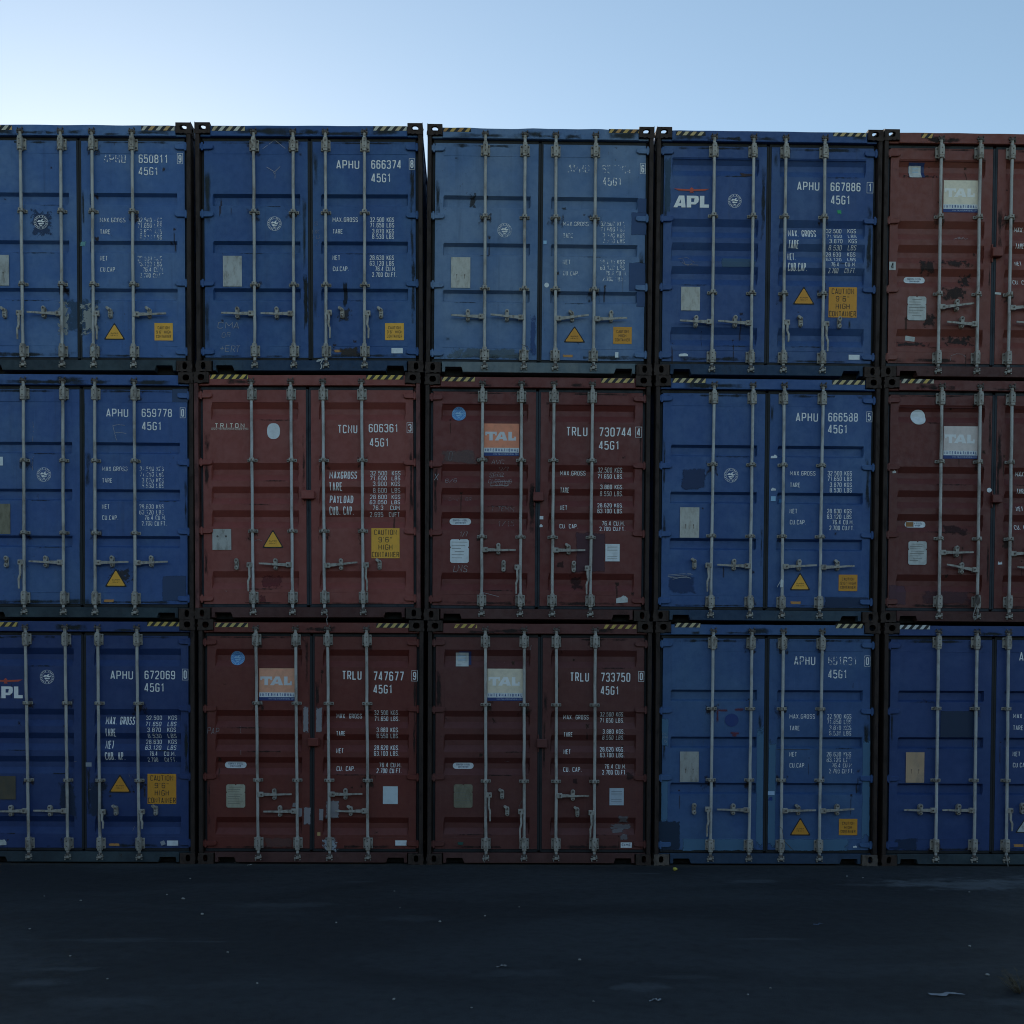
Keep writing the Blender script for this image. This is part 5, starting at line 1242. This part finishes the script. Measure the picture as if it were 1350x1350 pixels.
# ------------------------------------------------------------------ small things on the ground
def stone(px, py, size, seed, label='pale pebble lying on the dark asphalt', name='pebble', mat=None, grp='loose pebbles on the asphalt', flatn=.55):
    p = on_ground(px, py); bm = bmesh.new(); bmesh.ops.create_icosphere(bm, subdivisions=2, radius=1)
    for v in bm.verts:
        n = 1+.35*mnoise.noise(v.co*1.3+Vector((seed*3.1, 0, 0))); v.co = Vector((v.co.x*n*size, v.co.y*n*size*.75, v.co.z*n*size*flatn))
    zmin = min(v.co.z for v in bm.verts)
    for v in bm.verts: v.co.z -= zmin
    o = link(name, mesh_of(name, bm, True), mat or M('peb', flat,(.26,.26,.25),.85,name='pebble'))
    hz = gz(p.x) + (mnoise.noise((p.x*.25, p.y*.3, 0))*.018-.005 if p.y < -.9 else -.005)
    o.location = (p.x, p.y, hz-.001); o.rotation_euler = (0, 0, seed*1.9); o['label'] = label; o['category'] = 'pebble'
    if grp: o['group'] = grp
    return o
P1 = [(752,121,.016),(660,186,.014),(725,204,.026),(800,268,.026),(320,212,.016),(175,195,.012),(117,328,.014),(278,437,.015),(1330,298,.016),(900,420,.014),(1017,544,.014),(425,530,.012)]
P2 = [(210,168,.013),(232,236,.012),(568,267,.014),(390,292,.022),(703,230,.012),(943,440,.018),(208,603,.018),(515,632,.010),(997,602,.011)]
P3 = [(650,104,.018),(713,109,.014),(1134,384,.020),(1206,500,.022),(347,548,.012),(258,573,.014),(1133,162,.014)]
sd = 1
for ox, L in ((0, P1), (450, P2), (900, P3)):
    for x, y, sz in L: stone(ox+x/3, 1120+y/3, sz*.68, sd); sd += 1
o = stone(890, 1147.6, .034, 77, 'bright yellow lump on the asphalt under the blue container', 'yellow_scrap', M('yscr', flat,(.55,.48,.08),.6,name='yellow_plastic'), None); o['category'] = 'scrap'
def scrap(px, py, w, d, rot, mat, label, name='paper_scrap', cat='scrap', seed=1):
    p = on_ground(px, py); bm = bmesh.new(); nx, ny = 7, 4; g = []
    for j in range(ny+1):
        g.append([bm.verts.new(((i/nx-.5)*w*(1-.35*(j/ny)*(i/nx)), (j/ny-.5)*d + .02*math.sin(i*1.3+seed), .004+.014*abs(mnoise.noise((i*.6, j*.7, seed*3.3)))+.010*(i/nx)**2)) for i in range(nx+1)])
    for a, b in zip(g, g[1:]):
        for i in range(nx): bm.faces.new((a[i], a[i+1], b[i+1], b[i]))
    bmesh.ops.solidify(bm, geom=bm.faces[:], thickness=.002)
    o = link(name, mesh_of(name, bm), mat); hz = gz(p.x) + (mnoise.noise((p.x*.25, p.y*.3, 0))*.018-.005 if p.y < -.9 else -.005)
    o.location = (p.x, p.y, hz); o.rotation_euler = (0, 0, rot); o['label'] = label; o['category'] = cat; return o
scrap(900+1042/3, 1120+575/3, .20, .05, .06, M('scr1', flat,(.50,.52,.56),.6,name='white_plastic'), 'long flattened strip of pale plastic near the dry weed', 'plastic_scrap', seed=2)
scrap(450+633/3, 1120+468/3, .075, .03, 0, M('scr2', flat,(.36,.36,.37),.7,name='paper'), 'small grey paper slip lying out on the middle of the asphalt', seed=3)
scrap(450+1243/3, 1120+598/3, .075, .025, -.25, MATS['scr1'], 'narrow white splinter lying near the pale patch of asphalt', 'plastic_scrap', seed=4)
scrap(940/3, 1120+60/3, .07, .04, .2, M('scr3', flat,(.55,.55,.54),.7,name='paper'), 'white paper scrap touching the foot of the maroon container', seed=5)
scrap(988/3, 1120+71/3, .055, .03, -.1, MATS['scr3'], 'thin paper shred just in front of the maroon container with tape', seed=6)
scrap(900+535/3, 1120+298/3, .07, .02, 0, M('scr4', flat,(.16,.22,.34),.6,name='blue_plastic'), 'thin blue plastic shred on the asphalt', 'plastic_scrap', seed=7)

# dry weed at the right edge
p = on_ground(1349, 1308)
bm = bmesh.new(); rnd = random.Random(5)
for k in range(46):
    a = rnd.uniform(0, 6.28); r0 = rnd.uniform(0, .05); L = rnd.uniform(.06, .19); lean = rnd.uniform(.2, 1.1)
    b0 = Vector((math.cos(a)*r0, math.sin(a)*r0, 0)); d = Vector((math.cos(a)*lean, math.sin(a)*lean, 1)).normalized()
    pts = [b0, b0+d*L*.5+Vector((rnd.uniform(-.01,.01),)*3), b0+d*L+Vector((math.cos(a), math.sin(a), -.5))*L*.18]
    tube(bm, pts, [.0025, .0018, .0010], 4)
    for j in range(4):
        q = pts[1].lerp(pts[2], rnd.random()); a2 = rnd.uniform(0, 6.28); e = Vector((math.cos(a2)*.022, math.sin(a2)*.022, rnd.uniform(.0, .02)))
        s_ = Vector((-e.y, e.x, 0)).normalized()*.004
        bm.faces.new([bm.verts.new(v) for v in (q, q+e*.5+s_, q+e, q+e*.5-s_)])
me = bpy.data.meshes.new('dry_weed'); bm.to_mesh(me); bm.free()
o = link('dry_weed', me, M('weed', flat,(.085,.068,.045),.85,name='dry_stalks')); o.location = (p.x, p.y, gz(p.x)-.01)
o['label'] = 'clump of dry brown weed growing through the asphalt'; o['category'] = 'plant'
